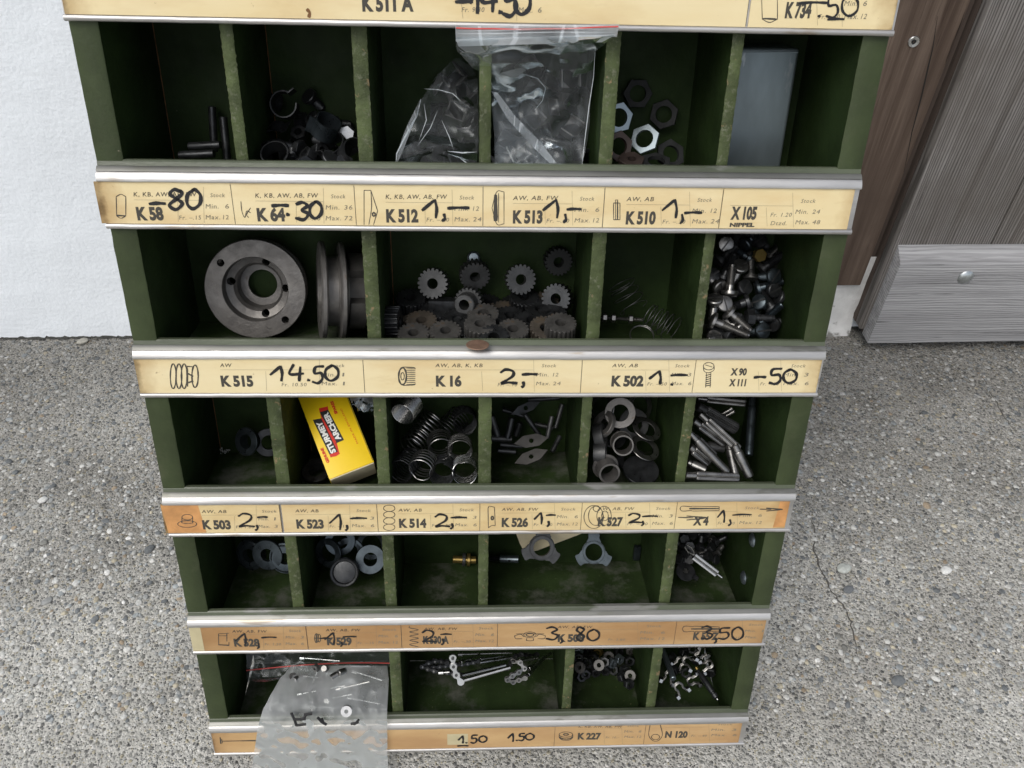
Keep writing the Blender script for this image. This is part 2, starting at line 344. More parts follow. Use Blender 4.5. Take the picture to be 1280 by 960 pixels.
# pebbles set in the concrete: real stones standing a little proud
def pebbles():
    rs = np.random.RandomState(3)
    bm = bmesh.new(); bmesh.ops.create_icosphere(bm, subdivisions=2, radius=1); V = np.array([v.co[:] for v in bm.verts]); T = np.array([[v.index for v in f.verts] for f in bm.faces]); bm.free()
    N = 17000
    x = rs.uniform(-.62, 1.12, N); y = rs.uniform(-.14, WA.y+.0, N)
    r = .0013+.0040*rs.beta(1.2, 5.5, N); r[:40] += .0020
    yw = WA.y + (x-WA.x)*WU.y/WU.x
    ok = y < yw-.004; x, y, r = x[ok], y[ok], r[ok]; N = len(x)
    ang = rs.uniform(0, 6.28, N); ax = rs.uniform(.75, 1.45, N); az = rs.uniform(.22, .42, N); lift = rs.uniform(-.15, .12, N)
    nv = len(V); P = np.repeat(V[None], N, 0)
    P = P*(1+.16*rs.randn(N, nv, 1)*.6)
    P[:, :, 0] *= ax[:, None]; P[:, :, 2] *= az[:, None]*1.2
    c, s = np.cos(ang)[:, None], np.sin(ang)[:, None]
    X = (P[:, :, 0]*c-P[:, :, 1]*s)*r[:, None]+x[:, None]; Y = (P[:, :, 0]*s+P[:, :, 1]*c)*r[:, None]+y[:, None]; Z = (P[:, :, 2]+lift[:, None])*r[:, None]
    co = np.stack([X, Y, Z], -1).reshape(-1, 3); tri = (T[None]+(np.arange(N)*nv)[:, None, None]).reshape(-1, 3)
    me = bpy.data.meshes.new('pebbles'); me.vertices.add(len(co)); me.vertices.foreach_set('co', co.ravel())
    me.loops.add(tri.size); me.loops.foreach_set('vertex_index', tri.ravel()); me.polygons.add(len(tri)); me.polygons.foreach_set('loop_start', np.arange(0, tri.size, 3)); me.update(calc_edges=True)
    pal = np.array([(.38,.38,.36),(.25,.255,.25),(.52,.515,.49),(.14,.15,.155),(.42,.38,.29),(.29,.31,.315),(.60,.595,.575),(.30,.24,.17),(.45,.45,.43),(.18,.18,.165)])
    ci = rs.choice(len(pal), N, p=[.21,.17,.15,.1,.085,.12,.02,.025,.07,.05]); colr = pal[ci]*rs.uniform(.85, 1.35, (N, 1))
    at_ = me.color_attributes.new('stone', 'FLOAT_COLOR', 'POINT'); c4 = np.ones((N*nv, 4)); c4[:, :3] = np.repeat(colr, nv, 0); at_.data.foreach_set('color', c4.ravel())
    me.polygons.foreach_set('use_smooth', [True]*len(me.polygons))
    m = bpy.data.materials.new('pebble_stone'); m.use_nodes = True; n = m.node_tree; L = n.links; p = n.nodes['Principled BSDF']; p.inputs['Roughness'].default_value = .7
    a = n.nodes.new('ShaderNodeAttribute'); a.attribute_name = 'stone'; g = n.nodes.new('ShaderNodeNewGeometry')
    t = n.nodes.new('ShaderNodeTexNoise'); t.inputs['Scale'].default_value = 420; t.inputs['Detail'].default_value = 4; L.new(g.outputs['Position'], t.inputs['Vector'])
    r_ = n.nodes.new('ShaderNodeMapRange'); r_.inputs[1].default_value = .3; r_.inputs[2].default_value = .7; r_.inputs[3].default_value = .7; r_.inputs[4].default_value = 1.15; L.new(t.outputs[0], r_.inputs[0])
    sx = n.nodes.new('ShaderNodeSeparateXYZ'); L.new(g.outputs['Position'], sx.inputs[0]); rr = n.nodes.new('ShaderNodeMapRange'); rr.inputs[1].default_value = WA.y-.34; rr.inputs[2].default_value = WA.y; rr.inputs[3].default_value = 1; rr.inputs[4].default_value = .5; L.new(sx.outputs[1], rr.inputs[0])
    m2 = n.nodes.new('ShaderNodeMath'); m2.operation = 'MULTIPLY'; L.new(r_.outputs[0], m2.inputs[0]); L.new(rr.outputs[0], m2.inputs[1])
    vm = n.nodes.new('ShaderNodeVectorMath'); vm.operation = 'SCALE'; L.new(a.outputs['Color'], vm.inputs[0]); L.new(m2.outputs[0], vm.inputs['Scale']); L.new(vm.outputs[0], p.inputs['Base Color'])
    b = n.nodes.new('ShaderNodeBump'); b.inputs['Distance'].default_value = .0004; L.new(t.outputs[0], b.inputs['Height']); L.new(b.outputs[0], p.inputs['Normal'])
    me.materials.append(m); link('pebbles', me, label='small worn pebbles showing in the concrete ground', cat='pebbles', kind='stuff')
pebbles()
# crack in the concrete on the right
def crack(pts, wd):
    P = []
    for a, b in zip(pts, pts[1:]):
        for i in range(6):
            t = i/6; P.append(gpt(a[0]+(b[0]-a[0])*t+RNG.uniform(-2, 2), a[1]+(b[1]-a[1])*t, .0006))
    vs = []; fs = []
    for i, p in enumerate(P):
        q = wd*(.35+.65*math.sin(math.pi*i/(len(P)-1)))*RNG.uniform(.5, 1.3); vs += [p+Vector((-q, 0, 0)), p+Vector((q, 0, 0)), ]
    for i in range(len(P)-1): fs.append((2*i, 2*i+1, 2*i+3, 2*i+2))
    return vs, fs
mb = MB(); mb.add(*crack([(1012, 640), (1020, 665), (1018, 690), (1036, 735), (1060, 765), (1066, 790), (1078, 838)], .0011)); 
mb.add(*crack([(1226, 470), (1250, 510), (1262, 530), (1275, 545)], .0009)); mb.add(*crack([(255, 705), (252, 740), (262, 775)], .0005))
link('ground_crack', mb.mesh('ground_crack', mat('crack_shadow_dirt', (.085, .08, .072), .95), 0), kind='structure')

# ------------------------------------------------------------------ wall, boards, door
def wall_mat():
    m = mat('white_stucco', (.83, .875, .92), .85, var=.05, vscale=6, spot=.735, spotc=(.52, .47, .40), spots=26)
    n = m.node_tree; L = n.links; p = n.nodes['Principled BSDF']; tc = n.nodes.new('ShaderNodeTexCoord')
    t = n.nodes.new('ShaderNodeTexNoise'); t.inputs['Scale'].default_value = 190; t.inputs['Detail'].default_value = 6; L.new(tc.outputs['Object'], t.inputs['Vector'])
    t2 = n.nodes.new('ShaderNodeTexNoise'); t2.inputs['Scale'].default_value = 16; t2.inputs['Detail'].default_value = 3; L.new(tc.outputs['Object'], t2.inputs['Vector'])
    b = n.nodes.new('ShaderNodeBump'); b.inputs['Distance'].default_value = .0009; L.new(t.outputs[0], b.inputs['Height'])
    b2 = n.nodes.new('ShaderNodeBump'); b2.inputs['Distance'].default_value = .003; L.new(t2.outputs[0], b2.inputs['Height']); L.new(b.outputs[0], b2.inputs['Normal']); L.new(b2.outputs[0], p.inputs['Normal'])
    return m
M_WALL = wall_mat()
# the white wall, its foot slightly ragged
mb = MB(); xs = [-3+6*i/1600 for i in range(1601)]
prof = []
for x in xs: prof.append((x, 0.001+.005*abs(noise.noise(Vector((x*48, 0, 0))))+.004*max(0, noise.noise(Vector((x*140, 5, 0))))))
vs = [(x, 0, z) for x, z in prof]+[(x, 0, 2.6) for x, z in prof]; k = len(xs)
mb.add(vs, [(i, i+1, k+i+1, k+i) for i in range(k-1)]); mb.box((-3, .004, -.02), (3, .25, 2.6))
WALL = link('white_wall', mb.mesh('white_wall', M_WALL, 0), label='white roughcast wall behind the green rack', cat='wall', mw=WM)
# dark soil and bits along the wall foot
M_SOIL = mat('dark_joint_dirt', (.045, .045, .04), .95, var=.4, vscale=300, bump=.001, bscale=400)
mb = MB(); px = [-2+4*i/600 for i in range(601)]; vs = []
for x in px:
    a = noise.noise(Vector((x*30, 3, 0))); b = noise.noise(Vector((x*90, 7, 0)))
    vs += [(x, .003, .006+.004*b+.002*a), (x, -.001-.004*abs(a)-.004*abs(b), .0010), ]
mb.add(vs, [(2*i, 2*i+1, 2*i+3, 2*i+2) for i in range(600)]); link('wall_joint_dirt', mb.mesh('wall_joint_dirt', M_SOIL), kind='structure', mw=WM)

def wood(name, a, b, scale, rough=.8, bump=.0012, horizontal=False, lighten=None, split=.7, rib=0):
    m = bpy.data.materials.new(name); m.use_nodes = True; n = m.node_tree; L = n.links; p = n.nodes['Principled BSDF']; p.inputs['Roughness'].default_value = rough
    p.inputs['Specular IOR Level'].default_value = .25
    tc = n.nodes.new('ShaderNodeTexCoord'); mp = n.nodes.new('ShaderNodeMapping'); st = (scale*.03, scale, scale) if horizontal else (scale, scale, scale*.03)
    mp.inputs['Scale'].default_value = st; L.new(tc.outputs['Object'], mp.inputs[0])
    def nz(s, det=8, ro=.7, dist=.0, vec=None):
        t = n.nodes.new('ShaderNodeTexNoise'); t.inputs['Scale'].default_value = s; t.inputs['Detail'].default_value = det; t.inputs['Roughness'].default_value = ro; t.inputs['Distortion'].default_value = dist
        L.new(vec or mp.outputs[0], t.inputs['Vector']); return t.outputs[0]
    def rg(src, a_, b_, c=0, d=1):
        r = n.nodes.new('ShaderNodeMapRange'); r.inputs[1].default_value = a_; r.inputs[2].default_value = b_; r.inputs[3].default_value = c; r.inputs[4].default_value = d; L.new(src, r.inputs[0]); return r.outputs[0]
    def mx(f, c0, c1):
        x = n.nodes.new('ShaderNodeMix'); x.data_type = 'RGBA'; L.new(f, x.inputs[0])
        for s, i in ((c0, 6), (c1, 7)):
            if isinstance(s, tuple): x.inputs[i].default_value = (*s, 1)
            else: L.new(s, x.inputs[i])
        return x.outputs[2]
    g1 = nz(1.0, dist=.4); c = mx(rg(g1, .32, .68), a, b)
    h = g1
    if rib:
        wv = n.nodes.new('ShaderNodeTexWave'); wv.wave_type = 'BANDS'; wv.bands_direction = 'Z' if horizontal else 'X'; wv.inputs['Scale'].default_value = rib; wv.inputs['Distortion'].default_value = 9.0
        wv.inputs['Detail'].default_value = 3; wv.inputs['Detail Scale'].default_value = .7
        q = n.nodes.new('ShaderNodeMapping'); q.inputs['Scale'].default_value = (.12, 1, 1) if horizontal else (1, 1, .05); L.new(tc.outputs['Object'], q.inputs[0]); L.new(q.outputs[0], wv.inputs['Vector'])
        f = rg(wv.outputs[1], .0, .5, .35 if horizontal else .75, 0); c = mx(f, c, tuple(x*.30 for x in a))
        ad = n.nodes.new('ShaderNodeMath'); ad.operation = 'MULTIPLY_ADD'; L.new(rg(wv.outputs[1], 0, .6), ad.inputs[0]); ad.inputs[1].default_value = .35; L.new(g1, ad.inputs[2]); h = ad.outputs[0]
    if lighten:
        c = mx(rg(nz(7, 4, .6, vec=tc.outputs['Object']), .45, .7, 0, .7), c, lighten)
    c = mx(rg(nz(2.3, 6), .63, .70), c, tuple(x*.22 for x in a)); c = mx(rg(nz(.9, 5, .6, 1.5), .62, .72, 0, .6), c, tuple(x*.5 for x in a))
    L.new(c, p.inputs['Base Color'])
    bp = n.nodes.new('ShaderNodeBump'); bp.inputs['Distance'].default_value = bump; L.new(h, bp.inputs['Height']); L.new(bp.outputs[0], p.inputs['Normal'])
    return m
M_BROWN = wood('weathered_brown_board', (.046, .028, .020), (.18, .135, .105), 70, lighten=(.085, .060, .046))
M_GREYW = wood('grey_weathered_panel', (.12, .108, .098), (.29, .275, .262), 60, rib=85, bump=.0014, lighten=(.13, .115, .10))
M_GREYH = wood('grey_weatherboard', (.25, .25, .255), (.45, .45, .46), 75, horizontal=True, rib=75, bump=.0008)
M_EDGEW = wood('dark_door_edge', (.05, .037, .030), (.10, .078, .066), 80)

TB = .018
# brown board on the wall
r0 = wl(1212, 0, TB).x; r1 = wl(1077, 357, TB).x; bl = wl(1092, 0, TB).x; bz = wl(1070, 357, TB).z; br = (r0+r1)/2
mb = MB(); mb.box((bl, -TB, bz), (br, -.001, 2.3)); me = bevelled(mb.mesh('brown_board', M_BROWN, 0), .002)
BOARD = bpy.data.objects.new('brown_board', None); COL.objects.link(BOARD); BOARD.matrix_world = WM; BOARD['label'] = 'dark brown weathered board screwed upright to the wall beside the door'; BOARD['category'] = 'board'
link('plank', me, BOARD)
# long drying split in the board
sp = [wl(*q, TB+.0004) for q in ((1172, 20), (1166, 60), (1160, 85), (1152, 120), (1140, 165), (1130, 215))]
mb = MB(); vs = []
for i, p in enumerate(sp): q = .0009*math.sin(math.pi*(i+.3)/(len(sp)-.3)); vs += [p+Vector((-q, 0, 0)), p+Vector((q, 0, 0))]
mb.add(vs, [(2*i, 2*i+1, 2*i+3, 2*i+2) for i in range(len(sp)-1)]); link('crack', mb.mesh('crack', mat('dark_split', (.012, .01, .008), .9), 0), BOARD)
# the screw
p = wl(1142, 52, TB); mb = MB()
mb.lathe([(0, -.0022), (.0012, -.0022), (.0026, -.0008), (.0030, .0008), (.0062, .0015), (.0070, .0006), (.0072, -.001), (0, -.001)], 32, 0, closed=False)
mb.ring(lambda i: .0031 if i % 8 < 4 else .0024, .0012, .0005, .0011, 24, 1)
sc_ = link('screw', mb.mesh('screw', [M_BRIGHT, M_BLACK]), BOARD, mw=Matrix.Translation(p) @ Matrix.Rotation(math.radians(90), 4, 'X'))
# plinth under the board
mb = MB(); z1 = bz+.0; x0 = bl-.01; x1 = br+.012; n_ = 26
vs = []; 
for j in range(8):
    for i in range(n_):
        x = x0+(x1-x0)*i/(n_-1); z = -.004+(z1+.05)*j/7
        off = .010+.004*noise.noise(Vector((x*40, z*40, 1)))+(.010*max(0, 1-z/.03))
        vs.append((x, -off, z))
mb.add(vs, [(j*n_+i, j*n_+i+1, (j+1)*n_+i+1, (j+1)*n_+i) for j in range(7) for i in range(n_-1)]); 
M_PLINTH = mat('dirty_white_plinth', (.62, .62, .61), .9, var=.2, vscale=18, bump=.002, bscale=90, spot=.56, spotc=(.22, .215, .20), spots=17)
link('wall_foot_plaster', mb.mesh('wall_foot_plaster', M_PLINTH), WALL, label='grimy plaster at the foot of the wall under the brown board')

# the door: grey panel, drip board across its foot
dp = WMI @ gpt(1085, 428, .024); TD = -dp.y                 # front of the weatherboard
dxl = dp.x; TPn = TD-.024
dl0 = wl(1240, 0, TPn).x; dl1 = wl(1115, 305, TPn).x; dl = (dl0+dl1)/2
mb = MB(); mb.box((br+.0005, -.009, bz+.012), (dl-.0005, -.0012, 2.3)); link('dark_gap_strip', mb.mesh('dark_gap_strip', M_EDGEW, 0), BOARD)  # added strip: the dark of the board-to-door gap put into its colour
DOOR = bpy.data.objects.new('wooden_door', None); COL.objects.link(DOOR); DOOR.matrix_world = WM; DOOR['label'] = 'grey weathered wooden door with a drip board across its foot'; DOOR['category'] = 'door'
zt = wl(1200, 305, TPn).z; zf = wl(1200, 331, TD).z
xw = dl
pw = .142
for i in range(5):
    a = xw+i*pw; mb = MB(); mb.box((a+.0012, -TPn, .03), (a+pw-.0012, -TPn+.018, 2.2)); link('panel_board', bevelled(mb.mesh('panel_board', M_GREYW, 0), .0012), DOOR)
mb = MB(); mb.box((xw+.001, -TPn+.0185, .03), (xw+5*pw, -.0008, 2.2)); link('door_core', mb.mesh('door_core', M_EDGEW, 0), DOOR)
mb = MB(); poly = [(-TD, .022), (-TPn-.0003, .022), (-TPn-.0003, zt), (-TD+.002, zf+.002), (-TD, zf)]
T = Matrix(((0, 0, 1, 0), (1, 0, 0, 0), (0, 1, 0, 0), (0, 0, 0, 1)))
mb.prism(poly, dxl-.0, xw+5*pw, 0, T); link('drip_board', bevelled(mb.mesh('drip_board', M_GREYH, 0), .0010), DOOR)
mb = MB(); mb.box((dxl+.006, -TPn+.0005, .016), (xw+5*pw, -.001, .0295)); link('door_foot', mb.mesh('door_foot', M_EDGEW, 0), DOOR)
p = wl(1207, 347, TD); mb = MB()
mb.lathe([(0, .0042), (.004, .0039), (.0075, .0028), (.0102, .0012), (.0112, .0001), (.0112, -.001), (0, -.001)], 32, closed=False)
link('bolt_head', mb.mesh('bolt_head', mat('galvanised_bolt', (.50, .53, .54), .33, .9, var=.3, vscale=120)), DOOR, mw=Matrix.Translation(p) @ Matrix.Rotation(math.radians(90), 4, 'X') )
# a few loose stones by the wall foot
def stone(px, py, r, c, lab):
    bm = bmesh.new(); bmesh.ops.create_icosphere(bm, subdivisions=3, radius=1)
    for v in bm.verts:
        q = 1+.18*noise.noise(v.co*1.3+Vector((px, 0, 0))); v.co = Vector((v.co.x*1.35, v.co.y*.95, v.co.z*.6))*q*r
    me = bpy.data.meshes.new('stone'); bm.to_mesh(me); bm.free(); me.materials.append(mat('stone_'+c[0], c[1], .8, var=.2, vscale=300, bump=.0004, bscale=600)); me.polygons.foreach_set('use_smooth', [True]*len(me.polygons))
    g = gpt(px, py); g.z = r*.35; link('pebble', me, label=lab, cat='pebble', mw=Matrix.Translation(g) @ Matrix.Rotation(.4, 4, 'Z'))
stone(104, 428, .0062, ('grey', (.32, .31, .27)), 'loose grey pebble on the ground at the foot of the white wall')
stone(54, 626, .0045, ('pale', (.60, .60, .58)), 'whitish pebble in the ground left of the rack')
stone(1182, 714, .0055, ('white', (.68, .68, .66)), 'round white pebble in the ground right of the rack')
stone(1054, 712, .0068, ('greenish', (.45, .47, .44)), 'oblong pale grey pebble beside the crack in the ground')
stone(1060, 738, .005, ('dark', (.14, .15, .16)), 'dark pebble lying right at the crack in the ground')
stone(1122, 852, .006, ('slate', (.15, .16, .165)), 'slate grey pebble on the ground below the crack')

# ------------------------------------------------------------------ the rack
RACK = bpy.data.objects.new('parts_rack', None); COL.objects.link(RACK); RACK.matrix_world = CAB
RACK['label'] = 'green painted open parts rack with price card strips leaning back on the ground'; RACK['category'] = 'parts rack'
S = [0.1265, 0.0, -.1268, -.2535, -.3799, -.5062, -.6342]     # heights of the strip tops (first one is above the picture)
D = .098; FD = .021; TP = .0172; YF = .0045; LIPY = .0045
def subdiv_box(a, b, nz_, jit, mats, front=1, seed=0):     # box whose front edges wander a little, like sawn board
    r = random.Random(seed); x0, y0, z0 = a; x1, y1, z1 = b; vs = []; fs = []; ms = []
    for i in range(nz_+1):
        z = z0+(z1-z0)*i/nz_; jl, jr, jf = r.gauss(0, jit), r.gauss(0, jit), r.gauss(0, jit*.6)
        vs += [(x0+jl, y0+.0006+jf, z), (x0+jl+.0008, y0+jf, z), (x1+jr-.0008, y0+jf, z), (x1+jr, y0+.0006+jf, z), (x1, y0+.004, z), (x1, y1, z), (x0, y1, z), (x0, y0+.004, z)]
    for i in range(nz_):
        for q in range(8):
            a_, b_ = i*8+q, i*8+(q+1) % 8; fs.append((a_, b_, b_+8, a_+8)); ms.append(front if q in (0, 1, 2) else 0)
    fs.append(tuple(range(7, -1, -1))); ms.append(0); fs.append(tuple(nz_*8+i for i in range(8))); ms.append(0)
    mb = MB(); mb.v = [Vector(v) for v in vs]; mb.f = [list(f) for f in fs]; mb.m = ms; return mb
# side panels: foot cut level with the ground
def side(x0, x1, seed):
    mb = subdiv_box((x0, YF, -.672), (x1, D+.012, .150), 120, .00010, None, 1, seed)
    for v in mb.v:                                   # the foot is cut level: rear goes up so that it meets the ground
        if v.z < -.60:
            lim = -.672 + math.tan(LEAN)*(v.y)*1.0
            v.z = max(v.z, lim)
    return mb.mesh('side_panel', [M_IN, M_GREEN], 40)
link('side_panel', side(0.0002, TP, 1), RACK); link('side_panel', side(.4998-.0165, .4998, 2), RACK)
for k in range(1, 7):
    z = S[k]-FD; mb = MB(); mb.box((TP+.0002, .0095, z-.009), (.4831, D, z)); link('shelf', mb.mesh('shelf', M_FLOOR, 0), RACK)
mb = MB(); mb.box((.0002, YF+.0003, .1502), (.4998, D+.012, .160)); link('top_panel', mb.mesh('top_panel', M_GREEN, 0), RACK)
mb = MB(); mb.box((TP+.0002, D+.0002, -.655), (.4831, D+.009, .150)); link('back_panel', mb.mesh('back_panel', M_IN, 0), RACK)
for x in (.03, .45):                                  # props that hold the leaning rack up, out of sight behind it
    mb = MB(); a = Vector((x, D+.012, .05)); wp = CAB @ a; foot = CAB.inverted() @ Vector((wp.x, wp.y+.16, .0)); a2 = a
    mb.tube([a, foot], .009, 4); link('prop_leg', mb.mesh('prop_leg', M_GREEN, 0), RACK)
def rust_seam(x, k, top=False):
    mb = MB(); z0 = S[k]-FD+.002; z1 = S[k-1]-FD-.012
    mb.tube([(x, D-.0004, z0), (x, D-.0004, z1)], .00035, 4); link('rusty_seam', mb.mesh('rusty_seam', M_RUST, 0), RACK)
DIV = {2: [.0872, .1664, .245, .3240, .4030], 3: [.165, .3235, .402], 4: [.0868, .166, .2452, .324, .4032], 5: [.0872, .1662, .2455, .4028], 6: [.1664, .3242, .4035], 1: [.166, .3235]}
DW = {2: [.0078, .0095, .0075, .009, .0075], 3: [.0098, .0097, .0072], 4: [.0102, .0095, .010, .0077, .008], 5: [.0095, .0095, .0083, .0098], 6: [.0098, .0083, .0089], 1: [.009, .009]}
sd_ = 10
for k in DIV:
    for x, wd in zip(DIV[k], DW[k]):
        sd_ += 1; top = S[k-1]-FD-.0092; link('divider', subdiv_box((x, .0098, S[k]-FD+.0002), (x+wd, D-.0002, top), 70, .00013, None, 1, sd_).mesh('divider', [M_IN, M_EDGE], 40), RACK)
rust_seam(TP+.0008, 2); rust_seam(.0872+.0083, 2); rust_seam(.0975, 4) ; rust_seam(.1762, 3); rust_seam(TP+.0008, 4)

# ------------------------------------------------------------------ print and handwriting
_tc = {}
def text_mesh(s, bold):
    key = (s, bold)
    if key in _tc: return _tc[key]
    cu = bpy.data.curves.new('t', 'FONT'); cu.body = s; cu.size = 1; cu.resolution_u = 2 if not bold else 3; cu.space_character = 1.0 if bold else 1.12
    if bold: cu.offset = .052
    o = bpy.data.objects.new('t', cu); COL.objects.link(o); me = o.to_mesh()
    vs = np.array([v.co[:] for v in me.vertices]) if len(me.vertices) else np.zeros((1, 3)); fs = [tuple(p.vertices) for p in me.polygons]
    o.to_mesh_clear(); bpy.data.objects.remove(o); bpy.data.curves.remove(cu)
    x0, x1 = vs[:, 0].min(), vs[:, 0].max(); vs[:, 0] = (vs[:, 0]-x0)/max(1e-6, x1-x0); vs[:, 1] /= .70
    _tc[key] = (vs, fs); return _tc[key]
YI = .0002                                             # y (depth) of the print layer, a hair in front of the card face
def txt(mb, s, px, py, wpx, hmm, mi=1, bold=False, it=.18):   # left end and baseline in photo pixels, width in pixels, cap height in mm
    vs, fs = text_mesh(s, bold); a = at(px, py, 0); b = at(px+wpx, py, 0); w_ = b.x-a.x; h = hmm/1000.
    sk = 0 if bold else it
    mb.add([(a.x+v[0]*w_+v[1]*h*sk, YI, a.z+v[1]*h+(b.z-a.z)*v[0]) for v in vs], fs, mi)
def line(mb, p, q, wmm=.22, mi=1):
    a = at(*p, 0); b = at(*q, 0); a.y = b.y = YI+.00001; t = (b-a).normalized(); nrm = Vector((-t.z, 0, t.x))*wmm/2000
    mb.add([a-nrm, b-nrm, b+nrm, a+nrm], [(0, 1, 2, 3)], mi)
_mk = [0]
def catmull(P, n=7):
    if len(P) < 3: return [Vector((P[0][0]+(P[-1][0]-P[0][0])*i/n, P[0][1]+(P[-1][1]-P[0][1])*i/n)) for i in range(n+1)]
    P = [Vector(p) for p in P]; Q = [P[0]*2-P[1]]+P+[P[-1]*2-P[-2]]; out = []
    for i in range(1, len(Q)-2):
        for j in range(n):
            t = j/n; a, b, c, d = Q[i-1], Q[i], Q[i+1], Q[i+2]
            out.append(.5*((2*b)+(-a+c)*t+(2*a-5*b+4*c-d)*t*t+(-a+3*b-3*c+d)*t**3))
    out.append(P[-1]); return out
def stroke(mb, pxpts, wpx, mi=3, y=None, closed=False, f=at):
    if y is None: _mk[0] += 1; y = YI-.0001-.000012*(_mk[0] % 8)
    pts = catmull(pxpts)
    P = []
    for q in pts: a = f(q.x, q.y, 0); P.append(Vector((a.x, 0, a.z)))
    u = (at(640, pts[0].y, 0)-at(641, pts[0].y, 0)).length; W_ = wpx*u/2; vs = []; fs = []
    n = len(P)
    for i, p in enumerate(P):
        t = (P[min(i+1, n-1)]-P[max(i-1, 0)]); t = t.normalized() if t.length > 1e-9 else Vector((1, 0, 0)); nr = Vector((-t.z, 0, t.x))
        e = 1.0 if 0 < i < n-1 else .75
        wv = W_*e*(.94+.16*math.sin(i*.55+pts[0].x)+.05*math.sin(i*2.3))
        if i == 0: pp = p-t*W_*.5
        elif i == n-1: pp = p+t*W_*.5
        else: pp = p
        vs += [(pp.x-nr.x*wv, y, pp.z-nr.z*wv), (pp.x+nr.x*wv, y, pp.z+nr.z*wv)]
    for i in range(n-1): fs.append((2*i, 2*i+1, 2*i+3, 2*i+2))
    mb.add(vs, fs, mi)
GL = {'0': [[(.5, 1), (.12, .72), (.1, .25), (.45, 0), (.88, .25), (.92, .7), (.62, .98), (.45, .97)]],
      '1': [[(0, .42), (.55, .98)], [(.58, 1), (.66, .5), (.62, 0)]],
      '2': [[(.05, .8), (.35, 1), (.78, .86), (.72, .5), (.1, .06), (.5, .1), (1, .05)]],
      '3': [[(.08, .9), (.5, 1), (.85, .8), (.45, .55), (.9, .35), (.6, .02), (.05, .1)]],
      '4': [[(.3, 1), (.05, .42), (.95, .45)], [(.75, .85), (.68, 0)]],
      '5': [[(.95, 1), (.3, .95), (.22, .58), (.75, .6), (.85, .25), (.5, 0), (.05, .08)]],
      '8': [[(.75, .9), (.4, 1), (.15, .78), (.5, .55), (.85, .3), (.5, 0), (.12, .22), (.5, .52), (.85, .8), (.7, .95)]],
      '-': [[(0, .45), (.5, .55), (1, .5)]], '.': [[(.35, .5), (.6, .45)]], ',': [[(.5, .9), (.6, .3), (.3, 0)]]}
def hand(mb, ch, x0, y0, x1, y1, wpx=3.6):
    for st in GL[ch]: stroke(mb, [(x0+(x1-x0)*u, y1+(y0-y1)*v) for u, v in st], wpx)
